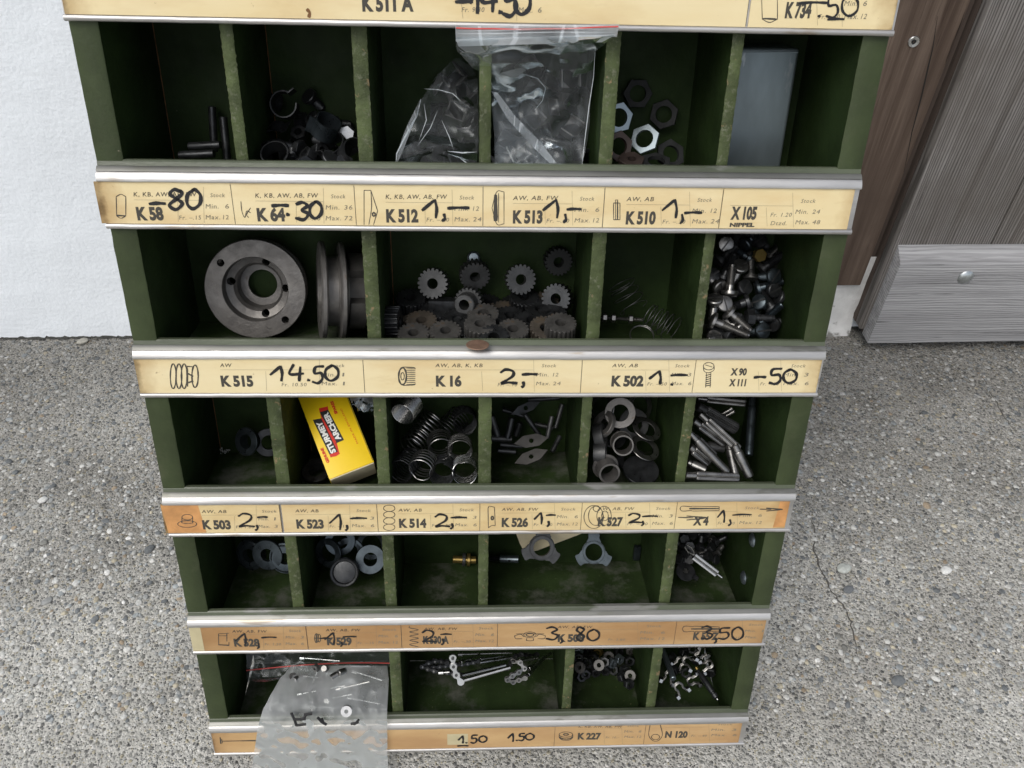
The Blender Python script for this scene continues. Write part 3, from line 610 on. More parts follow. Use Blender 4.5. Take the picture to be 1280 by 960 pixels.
def icon(mb, kind, x0, y0, x1, y1):
    L_ = lambda pts, w_=1.0: stroke(mb, [(x0+(x1-x0)*u, y0+(y1-y0)*v) for u, v in pts], w_, 2, YI+.00002*(1+len(mb.v) % 3))
    def circ(cx, cy, rx, ry, a0=0, a1=6.2832, w_=1.0): L_([(cx+rx*math.cos(a0+(a1-a0)*i/10), cy+ry*math.sin(a0+(a1-a0)*i/10)) for i in range(11)], w_)
    if kind == 'pin': L_([(0, .1), (.5, 0), (1, .1)]); L_([(0, .1), (.05, .9)]); L_([(1, .1), (1, .9)]); L_([(.05, .9), (.5, 1), (1, .9)]); L_([(.1, .88), (.95, .9)], 2.0)
    elif kind == 'curl': L_([(0, 0), (.1, .6), (.4, 1), (.6, .6), (1, .7)]); L_([(1, .4), (.6, .8), (.8, 1)])
    elif kind == 'key': L_([(0, 0), (.5, 0)]); L_([(0, 0), (0, 1)]); L_([(.5, 0), (1, .6)]); L_([(1, .6), (.7, 1)]); L_([(.5, 0), (.55, .5), (.35, 1)]); circ(.72, .7, .1, .05, w_=2)
    elif kind == 'key2': L_([(0, .5), (.4, 0), (1, 0)]); L_([(0, .5), (.4, 1), (1, 1)]); L_([(1, 0), (1, 1)]); L_([(.3, .12), (.3, .88)], 5.5); L_([(.55, .05), (.55, .95)])
    elif kind == 'roller': L_([(.1, .15), (.1, .95)]); L_([(.9, .15), (.9, .95)]); L_([(.1, .15), (.9, .15)]); L_([(.1, .95), (.9, .95)]); L_([(.35, 0), (.35, .95)]); L_([(.6, 0), (.6, .95)], 1.6); L_([(.35, 0), (.6, 0)])
    elif kind == 'discs':
        for q in (.12, .32, .5): circ(q, .5, .1, .5, w_=1.6)
        L_([(.6, .1), (.8, .12)], 1.6); L_([(.6, .15), (.62, .9)], 2.2); circ(.88, .5, .11, .45, w_=1.8); L_([(.65, .4), (.8, .5)], 2.5); L_([(.66, .75), (.8, .7)], 2.5)
    elif kind == 'gear':
        circ(.28, .5, .22, .46, w_=2.2); circ(.28, .5, .1, .2, w_=1.2)
        for q in range(9): v_ = .06+.11*q; L_([(.5, v_), (1, v_)], 1.1)
        L_([(.3, 0), (.9, .02), (1, .1)]); L_([(.3, 1), (.9, .98), (1, .9)])
    elif kind == 'screw':
        circ(.5, .15, .48, .14); L_([(.2, .1), (.8, .18)]); L_([(.02, .15), (.1, .34), (.5, .4), (.95, .3), (.98, .15)]); L_([(.3, .4), (.22, .95)]); L_([(.7, .4), (.62, .95)])
        for q in range(6): L_([(.25, .5+.08*q), (.68, .46+.08*q)], 1.6)
    elif kind == 'cup': circ(.5, .75, .5, .22); circ(.5, .3, .28, .18); L_([(.22, .3), (.22, .7)]); L_([(.78, .3), (.78, .7)]); circ(.5, .62, .3, .1)
    elif kind == 'coil':
        for q in range(4): circ(.5, .14+.24*q, .48, .12)
    elif kind == 'plate': L_([(0, .1), (.2, 0), (.9, .05)]); L_([(0, .1), (.05, 1)]); L_([(.9, .05), (1, .9)]); L_([(.05, 1), (.5, .9), (1, .9)]); circ(.6, .55, .15, .08, w_=2)
    elif kind == 'rings': circ(.35, .55, .35, .48); circ(.42, .5, .26, .4); circ(.72, .5, .26, .4); circ(.75, .5, .12, .2); circ(.45, .2, .12, .12)
    elif kind == 'rod': L_([(0, .5), (.06, 0), (.3, .1)]); L_([(0, .5), (.06, 1), (.3, .9)]); L_([(.3, 0), (1, .1)]); L_([(.3, 1), (1, .9)]); L_([(1, .1), (1, .9)]); L_([(.25, .5), (.98, .5)], 2.5)
    elif kind == 'taper': L_([(0, .45), (.5, .5)], 1.5); L_([(.3, .3), (1, .5)], 2.2); L_([(.3, .75), (.9, .55)], 2.0)
    elif kind == 'bushing': L_([(0, .1), (1, .05)]); L_([(0, .1), (.02, .9)]); L_([(.8, .05), (.8, .7)]); L_([(.02, .95), (1, 1)], 2); L_([(0, .25), (.8, .25)]); L_([(1, .75), (1, 1)])
    elif kind == 'nuts': circ(.3, .5, .28, .48); circ(.75, .5, .22, .4); L_([(.3, .1), (.3, .9)], 1.5); L_([(.05, .5), (.95, .5)], 1.5); L_([(.6, .1), (.6, .9)])
    elif kind == 'zigzag': L_([(0, 0)]+[(1 if i % 2 else 0, .1*i+.08) for i in range(9)]+[(1, 1)], 1.1)
    elif kind == 'driver': circ(.5, .4, .2, .3); circ(.5, .4, .12, .16, w_=1.5); L_([(0, .5), (.2, .35), (.3, .6)]); L_([(0, .5), (.05, .8), (.25, .8)]); L_([(1, .5), (.8, .35), (.7, .6)]); L_([(1, .5), (.95, .8), (.75, .8)]); L_([(.4, .75), (.4, 1), (.6, 1), (.6, .75)]); L_([(.05, .3), (.95, .3)])
    elif kind == 'washer': circ(.5, .32, .5, .3); circ(.5, .3, .18, .1, w_=1.6); L_([(0, .35), (.02, .7), (.3, .95), (.7, .95), (.98, .7), (1, .35)]); circ(.5, .55, .46, .28, .1, 3.0, w_=1.8)
    elif kind == 'loop': L_([(.1, -.4), (.0, .5), (.3, 1), (.7, 1), (1, .5), (.85, -.4)]); circ(.5, .68, .3, .24)
    elif kind == 'spoke': L_([(0, 0), (.02, 1)], 1.5); L_([(.04, .3), (.06, .9)]); L_([(.05, .6), (1, .5)], 1.2); L_([(.5, .55), (1, .5)], 2)
# every strip: list of cells (left px, right px, icon, model text, number, price print, min, max, x positions, handwriting)
def yat(k, frac, px):                                   # photo row of a height fraction (0 top, 1 bottom) of the card of strip k at column px
    h = S[k]-.0065-.028*frac; lo, hi = -60, 1000
    for _ in range(22):
        m_ = (lo+hi)/2
        if at(px, m_, 0).z > h: lo = m_
        else: hi = m_
    return (lo+hi)/2
def nw(t, u): return u*sum(.42 if q == '1' else 1 for q in t)
def cell(mb, k, x0, x1, ic=None, model=None, num=None, fr=None, mn=None, mxx=None, v1=None, v2=None, hd=(), wd=3.6, extra=()):
    sh = {1: -.08, 2: 0, 3: -.11, 4: -.05, 5: -.09, 6: -.23}[k]
    Y = lambda f, px=x0: yat(k, (f+sh if .04 < f < .92 and f != .5 else f), px)
    sc_k = (at(641, Y(.5), 0)-at(640, Y(.5), 0)).x
    if ic: icon(mb, ic[0], *ic[1:])
    if model: txt(mb, model[0], model[1], Y(.34, model[1]), model[2]-model[1], 2.9, 2)
    if num: txt(mb, num[0], num[1], Y(.89, num[1])-(0 if len(num) < 4 else num[3]), num[2]-num[1], 8.1, 2, True)
    if model or num:
        a = (model or num)[1]; line(mb, (a, Y(.42, a)), ((v2 or x1), Y(.42, v2 or x1)), .14)
    if v1: line(mb, (v1, Y(.46, v1)), (v1+(x1-v1)*.01, Y(.93, v1)), .14)
    if v2: line(mb, (v2, Y(.1, v2)), (v2+1, Y(.95, v2)), .14); txt(mb, 'Stock', v2+(x1-v2)*.24 if x1-v2 < 60 else v2+10, Y(.34, v2), 18 if x1-v2 > 30 else (x1-v2)*.5, 2.6, 1)
    if fr and v1: txt(mb, fr, v1+2, Y(.88, v1), min(28, (v2 or v1+30)-v1-5), 2.7, 1)
    if mn is not None and v2:
        W_ = min(33, x1-v2-6) if x1-v2 < 60 else 30
        txt(mb, 'Min.', v2+3, Y(.61, v2), W_*.52, 3.0, 1); txt(mb, mn, v2+3+W_*(.78 if len(mn) == 1 else .70), Y(.61, v2), nw(mn, W_*.155), 3.0, 1)
        txt(mb, 'Max.', v2+3, Y(.87, v2), W_*.58, 3.0, 1); txt(mb, mxx, v2+3+W_*(.80 if len(mxx) == 1 else .70), Y(.87, v2), nw(mxx, W_*.155), 3.0, 1)
    for t in extra: txt(mb, *t)
    for h in hd: hand(mb, *h, wd)
C_ = {}
C_[1] = [dict(x0=84, x1=939, num=('K 511 A', 453, 517, 0), v1=575, v2=645, mn='3', mxx='6', fr='Fr. 9.30', hd=[('-', 570, -1, 590, 5), ('1', 588, -14, 602, 16), ('4', 602, -14, 622, 14), ('.', 620, 10, 632, 20), ('5', 628, -14, 648, 20), ('0', 642, -12, 664, 18)], wd=5.2),
         dict(x0=939, x1=1120, ic=('pin', 952, -12, 972, 28), num=('K 734', 981, 1013, 2), v1=1021, v2=1052, fr='Fr. –.30', mn='6', mxx='12', hd=[('-', 999, -2, 1034, 9), ('.', 1020, 16, 1028, 24), ('5', 1032, -4, 1050, 22), ('0', 1051, -6, 1074, 20), ('-', 1035, 20, 1055, 28)], wd=3.2)]
C_[2] = [dict(x0=115, x1=291, ic=('pin', 145, 243, 157, 273), model=('K, KB, AW, AB, FW', 167, 245), num=('K 58', 172, 205), v1=222, v2=254, fr='Fr. –.15', mn='6', mxx='12', hd=[('-', 187, 250, 206, 259), ('8', 209, 237, 231, 262), ('0', 232, 237, 252, 261)], wd=4.6),
         dict(x0=291, x1=444, ic=('curl', 301, 252, 313, 272), model=('K, KB, AW, AB, FW', 319, 397), num=('K 64', 322, 357), v1=370, v2=404, fr='Fr. –.10', mn='36', mxx='72', hd=[('-', 340, 253, 360, 261), ('.', 355, 263, 365, 273), ('3', 369, 253, 387, 275), ('0', 386, 252, 403, 273)], wd=4.4),
         dict(x0=444, x1=604, ic=('key', 455, 238, 472, 281), model=('K, KB, AW, AB, FW', 482, 558), num=('K 512', 483, 523), v1=531, v2=565, fr='Fr. –.60', mn='12', mxx='24', hd=[('1', 528, 250, 555, 272), (',', 550, 267, 560, 276), ('-', 560, 256, 586, 264)], wd=4.0),
         dict(x0=604, x1=755, ic=('key2', 615, 240, 630, 280), model=('AW, AB, FW', 641, 697), num=('K 513', 641, 678), v1=681, v2=715, fr='Fr. –.60', mn='6', mxx='12', hd=[('1', 679, 250, 707, 272), (',', 702, 267, 711, 278), ('-', 709, 258, 726, 265)], wd=3.8),
         dict(x0=755, x1=902, ic=('roller', 766, 250, 776, 276), model=('AW, AB', 783, 817), num=('K 510', 782, 819), v1=826, v2=862, fr='Fr. –.30', mn='12', mxx='24', hd=[('1', 828, 250, 855, 272), (',', 848, 267, 857, 279), ('-', 856, 262, 877, 270)], wd=3.6),
         dict(x0=902, x1=1062, num=('X 105', 913, 945, 7), v1=958, v2=991, mn='24', mxx='48', extra=[('NIPPEL', 912, 283.5, 31, 2.6, 2, True), ('Fr. 1.20', 963, 271, 26, 2.8, 1), ('Dtzd.', 963, 281.5, 20, 2.8, 1)])]
C_[3] = [dict(x0=168, x1=455, ic=('discs', 212, 455, 248, 486), model=('AW', 275, 289), num=('K 515', 277, 317), v1=332, v2=399, mn='1', mxx='1', extra=[('Fr. 10.50', 352, 483, 31, 2.8, 1)], hd=[('1', 338, 458, 360, 476), ('4', 361, 456, 380, 476), ('.', 382, 470, 390, 480), ('5', 390, 458, 405, 479), ('0', 405, 457, 424, 476)], wd=3.8),
         dict(x0=455, x1=727, ic=('gear', 497, 459, 519, 482), model=('AW, AB, K, KB', 544, 603), num=('K 16', 545, 577), v1=602, v2=667, mn='12', mxx='24', extra=[('Fr. –.90', 622, 483, 24, 2.8, 1)], hd=[('2', 625, 462, 646, 480), (',', 650, 477, 658, 484), ('-', 653, 465, 671, 471)], wd=4.0),
         dict(x0=727, x1=868, model=('AW, AB', 765, 797), num=('K 502', 764, 804), v1=807, v2=836, fr='Fr. –.50', mn='3', mxx='6', hd=[('1', 812, 464, 833, 480), ('.', 836, 477, 844, 484), ('-', 839, 465, 859, 473)], wd=3.8),
         dict(x0=868, x1=1029, ic=('screw', 879, 453, 893, 486), v1=948, v2=976, fr='Fr. –.20', mn='3', mxx='6', extra=[('X 90', 913, 469, 20, 5.4, 2, True), ('X 111', 911, 482.5, 21, 5.4, 2, True)], hd=[('-', 943, 468, 957, 475), ('5', 961, 461, 978, 480), ('0', 978, 462, 997, 479)], wd=3.8)]
C_[4] = [dict(x0=205, x1=351, ic=('cup', 222, 641, 246, 660), model=('AW, AB', 252, 283), num=('K 503', 254, 289), v1=293, v2=320, fr='Fr. 1.80', mn='1', mxx='3', hd=[('2', 297, 642, 318, 659), (',', 317, 656, 325, 663), ('-', 322, 643, 334, 650)], wd=2.8),
         dict(x0=353, x1=472, model=('AW, AB', 369, 398), num=('K 523', 371, 405), v1=410, v2=437, fr='Fr. –.15', mn='3', mxx='6', hd=[('1', 412, 643, 433, 662), (',', 430, 656, 437, 663), ('-', 438, 644, 458, 652)], wd=3.0),
         dict(x0=472, x1=600, ic=('coil', 479, 631, 494, 664), model=('AW, AB', 498, 527), num=('K 514', 499, 533), v1=538, v2=566, fr='Fr. –.30', mn='3', mxx='6', hd=[('2', 543, 643, 562, 659), (',', 561, 654, 569, 661), ('-', 564, 644, 583, 650)], wd=3.2),
         dict(x0=600, x1=727, ic=('plate', 610, 633, 619, 660), model=('AW, AB, FW', 627, 672), num=('K 526', 627, 660), v1=665, v2=693, fr='Fr. –.60', mn='6', mxx='12', hd=[('1', 668, 641, 682, 655), (',', 682, 651, 689, 658), ('-', 683, 641, 694, 647)], wd=3.0),
         dict(x0=727, x1=845, ic=('rings', 730, 630, 765, 660), model=('AW, AB, FW', 747, 792), num=('K 527', 747, 778), v1=782, v2=812, fr='Fr. –.30', mn='3', mxx='6', hd=[('2', 785, 642, 803, 654), (',', 800, 651, 807, 657), ('-', 803, 642, 822, 649)], wd=2.8),
         dict(x0=845, x1=991, ic=('rod', 850, 633, 899, 639), num=('X 4', 866, 885), v1=895, v2=921, fr='Fr. –.80', mn='6', mxx='12', hd=[('1', 897, 638, 910, 653), (',', 908, 649, 917, 657), ('-', 916, 639, 939, 648)], wd=2.6, extra=[])]
C_[5] = [dict(x0=238, x1=384, ic=('bushing', 273, 791, 286, 807), model=('AW, AB, FW', 290, 333), num=('K 528', 293, 325), v1=329, v2=354, fr='Fr. 1.20', mn='3', mxx='6', hd=[('1', 294, 792, 314, 808), (',', 320, 803, 326, 811), ('-', 327, 793, 345, 801)], wd=2.4),
         dict(x0=384, x1=502, ic=('nuts', 393, 792, 401, 804), model=('AW, AB, FW', 407, 450), num=('K 529', 409, 440), v1=445, v2=470, fr='Fr. –.15', mn='6', mxx='12', hd=[('-', 400, 795, 412, 801), ('1', 406, 791, 424, 806), (',', 424, 802, 430, 808), ('-', 429, 793, 445, 799)], wd=2.4),
         dict(x0=502, x1=622, ic=('zigzag', 512, 783, 523, 809), model=('AW, AB, FW', 530, 571), num=('K 530 A', 529, 561), v1=565, v2=591, fr='Fr. –.30', mn='6', mxx='12', hd=[('2', 527, 788, 545, 803), (',', 550, 798, 557, 806), ('-', 551, 790, 564, 796)], wd=2.8),
         dict(x0=622, x1=844, ic=('driver', 643, 789, 682, 801), model=('AW, AB, FW', 697, 740), num=('K 508', 697, 730), v2=797, mn='6', mxx='12', extra=[('Fr. 2.80', 760, 801, 21, 2.4, 1)], hd=[('3', 682, 784, 699, 800), (',', 698, 797, 706, 804), ('8', 719, 784, 732, 801), ('0', 733, 787, 750, 801)], wd=3.0),
         dict(x0=844, x1=961, ic=('rod', 853, 783, 899, 790), num=('K 55 Z', 866, 898), v1=900, v2=928, fr='Fr. 2.10', mn='1', mxx='2', hd=[('3', 876, 783, 892, 799), (',', 891, 797, 898, 804), ('5', 897, 785, 913, 799), ('0', 914, 784, 930, 800)], wd=2.9)]
C_[6] = [dict(x0=265, x1=693, ic=('spoke', 275, 922, 325, 930), hd=[('1', 573, 920, 582, 929), ('.', 580, 926, 586, 931), ('5', 588, 919, 597, 929), ('0', 598, 920, 609, 928), ('-', 572, 931, 585, 934), ('1', 635, 917, 645, 927), ('.', 643, 923, 649, 928), ('5', 648, 917, 656, 926), ('0', 656, 917, 668, 925)], wd=2.6),
         dict(x0=693, x1=806, ic=('washer', 699, 915, 716, 926), model=('K, KB, AW, AB, FW', 723, 777), num=('K 227', 722, 751), v1=755, v2=777, fr='Fr. 10.–', mn='6', mxx='12'),
         dict(x0=806, x1=933, ic=('loop', 811, 912, 828, 926), num=('N 120', 831, 859), v1=862, v2=886, fr='Fr. –.40', mn='3', mxx='6')]
STRIPE_X = {k: None for k in C_}
for k in range(1, 7):
    h = S[k]; mb = MB()
    # extruded rail: rounded bright nose on top, backing plate, bead below
    prof = [(.0095, .0002), (.0038, .0006), (.0020, .0003), (.0008, -.0004), (-.0001, -.0018), (-.0008, -.0034), (-.0014, -.0052), (-.0012, -.0061), (-.0002, -.0066), (.0009, -.0066), (.0013, -.0066), (.0013, -.0343),
            (.0006, -.0343), (-.0004, -.0350), (-.0007, -.0361), (-.0004, -.0373), (.0006, -.0380), (.0032, -.0380), (.0032, -.006), (.0095, -.0045)]
    n_ = 60; kk = len(prof); vs = []; fs = []; rr = random.Random(k)
    for i in range(n_+1):
        x = .5*i/n_; wob = .00010*rr.uniform(-1, 1)
        for (y, z) in prof: vs.append((x, y+wob, h+z+wob*.6))
    for i in range(n_):
        for q in range(kk):
            a, b = i*kk+q, i*kk+(q+1) % kk; fs.append((a, b, b+kk, a+kk))
    fs.append(tuple(range(kk))); fs.append(tuple(n_*kk+i for i in range(kk-1, -1, -1)))
    ms = [0]*len(fs)
    mb.add(vs, fs)
    T = Matrix(((0, 0, 1, 0), (1, 0, 0, 0), (0, 1, 0, 0), (0, 0, 0, 1)))
    mb.prism([(.0007, h+.0002), (.0020, h+.0020), (.0034, h+.0030), (.0034, h+.0006), (.0020, h+.0006)], .0002, .4998, 1, T)
    rail = link('label_rail', mb.mesh('label_rail', [M_ALU, M_ALUD], 50), RACK)
    # green painted lip board behind the nose
    mb = MB(); T = Matrix(((0, 0, 1, 0), (1, 0, 0, 0), (0, 1, 0, 0), (0, 0, 0, 1)))
    mb.prism([(.0034, h+.0031), (.0042, h+.0056), (.0052, h+.0066), (.0080, h+.0066), (.0092, h+.0058), (.0092, h-.030), (.0046, h-.030), (.0046, h+.0031)], TP*0+.0006, .4994, 0, T)
    link('shelf_lip', mb.mesh('shelf_lip', M_LIP, 0), RACK)
    cells = C_[k]
    for ci, c in enumerate(cells):
        ym = yat(k, .5, c['x0']); xa = at(c['x0'], ym, 0).x if ci else {1: .001, 2: -.0026, 3: -.0002, 4: -.0024, 5: .0012, 6: .0010}[k]
        xb = at(c['x1'], ym, 0).x if ci < len(cells)-1 else {1: .4985, 2: .4965, 3: .4985, 4: .4965, 5: .4975, 6: .4950}[k]
        mb = MB(); a, b = xa+(.0001 if ci else 0), xb-.0001; nb = 14
        vs = []
        for i in range(nb+1):
            x = a+(b-a)*i/nb; bow = -.00012*math.sin(i*.9+ci)*0
            vs += [(x, .0004, h-.0067), (x, .0004, h-.0342), (x, .00125, h-.0342), (x, .00125, h-.0067)]
        fs = []
        for i in range(nb):
            for q in range(4): fs.append((4*i+q, 4*i+(q+1) % 4, 4*i+4+(q+1) % 4, 4*i+4+q))
        fs += [(0, 1, 2, 3), (4*nb+3, 4*nb+2, 4*nb+1, 4*nb)]
        mb.add(vs, fs)
        if ci < len(cells)-1: mb.box((xb-.00035, YI, h-.0338), (xb-.0001, .0005, h-.0075), 2)
        if k == 4 and ci == 0: q = at(252, 650, 0).x; mb.add([(xa+.0002, .0003, h-.0071), (xa+.002, .0003, h-.0340), (q+.002, .0003, h-.0338), (q-.001, .0003, h-.0069)], [(0, 1, 2, 3)], 4)
        if k == 4 and ci == 5: q = at(971, 650, 0).x; mb.add([(q, .0003, h-.0071), (q-.002, .0003, h-.0335), (xb-.0005, .0003, h-.0325), (xb-.0002, .0003, h-.0075)], [(0, 1, 2, 3)], 4)
        if k == 5 and ci == 0: q = at(253, 800, 0).x; mb.add([(xa-.001, .0003, h-.0071), (xa-.001, .0003, h-.0340), (q, .0003, h-.0340), (q, .0003, h-.0069)], [(0, 1, 2, 3)], 5)
        if k == 6 and ci == 0:
            p0, p1 = at(559, 918, 0), at(585, 931, 0); mb.add([(p0.x, .0003, p0.z), (p0.x, .0003, p1.z), (p1.x, .0003, p1.z), (p1.x, .0003, p0.z)], [(0, 1, 2, 3)], 5)
        cell(mb, k, **c)
        if k == 4 and ci == 5: icon(mb, 'taper', 848, 642, 884, 653); icon(mb, 'taper', 950, 633, 978, 641)
        if k == 1 and ci == 0: stroke(mb, [(384, 12), (387, 16), (386, 21)], 4, 6, YI)
        link('label_card', mb.mesh('label_card', [PAPERS[k-1], M_INKG, M_INK, M_MARK, M_STAIN, M_PATCH, M_RUST], 0), rail)
# small bits on the rack's right edge
for (px_, py_, mt, nm, sx_, sz_) in ((1010, 519, M_RUST, 'bare_wood_chip', .0016, .010), (985, 675, M_WCHIP, 'white_tab', .003, .004), (975, 722, M_WCHIP, 'white_tab', .0018, .004)):
    p = at(px_, py_, .02); mb = MB(); mb.box((.4999, p.y, p.z-sz_/2), (.4999+sx_, p.y+.004, p.z+sz_/2)); link(nm, mb.mesh(nm, mt, 0), RACK)
# ------------------------------------------------------------------ the loose parts in the bins
FLR = {k: S[k]-FD for k in range(1, 7)}
CAMDIR = Vector((0, -.88, .47))
def put(name, me, k, px, py, up, axis, roll=0.0, label='', cat='', group=None, dmax=.088, dmin=.018, d=None):
    if d is None:
        p = ath(px, py, FLR[k]+up)
        if p.y > dmax or p.y < 0: p = at(px, py, dmax)
        if p.y < dmin: p = at(px, py, dmin)
    else: p = at(px, py, d)
    return link(name, me, None, label, cat, group, mw=CAB @ axis_mat(p, axis, roll))
def rot2(k): return lambda i: k[i % len(k)]
PL = {2: 'top', 3: 'second', 4: 'third', 5: 'fourth', 6: 'bottom'}
def spot(x, y, x0, x1, y0, y1):                         # plain words for where in its heap a piece lies
    v = ('top', 'upper', 'lower', 'bottom')[min(3, max(0, int(4*(y-y0)/(y1-y0))))]
    h = ('left', 'mid-left', 'mid-right', 'right')[min(3, max(0, int(4*(x-x0)/(x1-x0))))]
    return 'at '+v+' '+h
# mesh kinds
def m_gear(ro, w_, bore, mt, nt_=20, ri=None):
    mb = MB(); ri = ri or ro*.86; pat = [ri, ri, ro*.975, ro, ro, ro*.975]; mb.ring(lambda i: pat[i % 6], bore, -w_/2, w_/2, nt_*6, ch=.0002); return mb.mesh('gear', mt, 30)
def m_nut(af, bore, h, mt):
    mb = MB(); n_ = 48
    def ro(i): a = (i/n_*6) % 1.0; return af/2/math.cos((a-.5)*math.pi/3)
    mb.ring(ro, bore, -h/2, h/2, n_, ch=.0003); return mb.mesh('nut', mt, 28)
def m_ring(ro, ri, h, mt, ch=.0003): mb = MB(); mb.ring(ro, ri, -h/2, h/2, 44, ch=ch); return mb.mesh('ring', mt, 35)
def m_bolt(hr, hh, sr, L_, mt, slot=True, hexa=False, dome=0):
    mb = MB()
    if hexa:
        mb.ring(lambda i: hr/math.cos(((i/36*6) % 1-.5)*math.pi/3), .00001, 0, hh, 36, ch=.0002)
    else:
        pr = [(0, hh+dome), (hr*.5, hh+dome*.8), (hr*.9, hh+dome*.1), (hr, hh*.8), (hr, .0002), (hr-.0002, 0), (0, 0)]; mb.lathe(pr, 26, closed=False)
        if slot: mb.box((-hr*.95, -.00055, hh+dome*.8-.0001), (hr*.95, .00055, hh+dome+.00004), 1)
    pr = [(0, .0001)]; z = 0
    n_ = int(L_/.0009)
    pr += [(sr, -.0001), (sr, -L_*.22)]
    for i in range(int(n_*.76)):
        z = -L_*.22-i*.0009; pr += [(sr, z-.0001), (sr*.84, z-.00045)]
    pr += [(sr*.8, -L_), (0, -L_)]
    mb.lathe(pr, 18, closed=False); return mb.mesh('bolt', [mt, M_BOXK], 30)
def m_coil(r, wr, turns, pitch, mt, taper=0.0):
    mb = MB(); n_ = int(turns*20); pts = []
    for i in range(n_+1):
        t = i/20; rr = r*(1-taper*i/n_); z = pitch*t
        if t < .8: z = wr*2*t
        if turns-t < .8: z = pitch*(turns-.8)-0+wr*2*(t-(turns-.8))
        pts.append((rr*math.cos(2*math.pi*t), rr*math.sin(2*math.pi*t), z-(0)))
    mb.tube(pts, wr, 6); return mb.mesh('coil_spring', mt, 60)
def m_pin(r, L_, mt, ch=.0004): mb = MB(); mb.cyl(r, -L_/2, L_/2, 18, ch=ch); return mb.mesh('pin', mt, 40)
def m_knurl(r, L_, mt, neck=.2, dia=False):
    mb = MB(); n_ = 40; N_ = 30; zs = [-L_/2+L_*neck+(L_*(1-neck))*i/N_ for i in range(N_+1)]; vs = []; fs = []
    for j, z in enumerate(zs):
        for i in range(n_):
            a = 2*math.pi*i/n_; q = (1 if i % 2 else .9) if not dia else (1 if (i+j) % 2 else .92)
            e = .9 if j in (0, N_) else 1
            vs.append((r*q*e*math.cos(a), r*q*e*math.sin(a), z))
    for j in range(N_):
        for i in range(n_): fs.append((j*n_+i, j*n_+(i+1) % n_, (j+1)*n_+(i+1) % n_, (j+1)*n_+i))
    fs += [tuple(range(n_-1, -1, -1)), tuple(N_*n_+i for i in range(n_))]
    mb.add(vs, fs); mb.cyl(r*.78, -L_/2, zs[0]+.0001, 18, ch=.0004); return mb.mesh('knurled_pin', mt, 25)
def seg(name, mk, k, a, b, da, db, label, cat, group=None, part=None, **kw):   # rod from pixel a at depth da to pixel b at depth db
    p, q = at(*a, da), at(*b, db); L_ = (q-p).length; me = mk(L_) if callable(mk) else mk
    return link(name, me, part, label, cat, group, mw=(CAB if part is None else Matrix.Identity(4)) @ axis_mat((p+q)/2, q-p, RNG.uniform(0, 6)))
FACE = (0, -.9, .44)

# ---- top row, first bin: short black pins
G = 'black pins in the top left bin'
for a, b, da, db, lab in [((265, 133), (268, 190), .088, .083, 'thin black pin standing upright left of its twin in the top left bin'),
                          ((279, 146), (285, 207), .080, .072, 'black pin standing upright against the divider in the top left bin'),
                          ((236, 183), (276, 181), .062, .06, 'upper of three black pins lying flat in the top left bin'),
                          ((224, 194), (268, 192), .05, .048, 'middle of three black pins lying flat in the top left bin'),
                          ((248, 205), (293, 204), .034, .032, 'lowest and nearest black pin lying in the top left bin')]:
    seg('pin', lambda L_: m_pin(.0028, L_, M_BLACK), 2, a, b, da, db, lab, 'pin', G)
# ---- top row, second bin: clips, short bolts
def m_clip(mt, w_=.011):
    mb = MB(); r = .0085; n_ = 22; vs = []; fs = []
    for i in range(n_+1):
        a = math.radians(-60+300*i/n_)
        for (rr, z) in ((r, 0), (r+.0009, 0), (r+.0009, w_), (r, w_)): vs.append((rr*math.cos(a), rr*math.sin(a), z))
    for i in range(n_):
        for q in range(4): fs.append((4*i+q, 4*i+(q+1) % 4, 4*i+4+(q+1) % 4, 4*i+4+q))
    fs += [(3, 2, 1, 0), (4*n_, 4*n_+1, 4*n_+2, 4*n_+3)]
    mb.add(vs, fs); mb.box((r*.45, -r*1.45, 0), (r*.45+.0009, -r*.8, w_)); return mb.mesh('clip', mt, 30)
cl = m_clip(M_BLACK); cl2 = m_clip(M_BLUE, .012); nb = m_nut(.0105, .0028, .007, M_BLACK); sb = m_bolt(.0052, .004, .0032, .014, M_BLACK, hexa=True); sb2 = m_bolt(.0058, .003, .0034, .013, M_BLACK, slot=False)
G = 'blackened clips and short bolts heaped in the second top bin'; LB = 'blackened small clip or bolt in the heap in the second bin of the top row'
put('clip', cl, 2, 358, 133, .02, (0, -.9, .3), 2.2, 'dark curled spring clip topmost at the back left of the second top bin', 'clip', d=.08)
put('clip', cl2, 2, 404, 168, .02, (.4, -.3, .8), 3.8, 'curved plate clip catching the light in the second bin of the top row', 'clip', d=.05)
put('bolt', m_bolt(.0050, .004, .0032, .014, M_BRIGHT, hexa=True), 2, 433, 168, .02, (.1, -.95, .25), .3, 'bright hexagonal bolt end in the second bin of the top row', 'bolt', d=.06)
for i, (x, y, d_) in enumerate([(345, 128, .092), (388, 122, .09), (352, 165, .08), (350, 190, .055), (372, 185, .05), (385, 195, .035), (400, 190, .045), (412, 199, .03), (425, 190, .045), (438, 196, .035), (365, 200, .04), (392, 150, .08), (374, 168, .075), (420, 155, .085), (440, 182, .07), (348, 203, .03), (430, 205, .026), (376, 150, .085), (380, 206, .024), (408, 178, .06)]):
    me, nm = [(nb, 'nut'), (sb, 'bolt'), (cl, 'clip'), (sb2, 'bolt')][(i*7+i//3) % 4]
    put(nm, me, 2, x, y, .01, (RNG.uniform(-1, 1), -RNG.uniform(.1, 1), RNG.uniform(-.2, 1)), RNG.uniform(0, 6), 'blackened %s %s of the heap in the second top bin' % ('short bolt' if nm == 'bolt' else ('spring clip' if nm == 'clip' else 'small nut'), spot(x, y, 342, 442, 115, 208)), nm, G, d=d_)
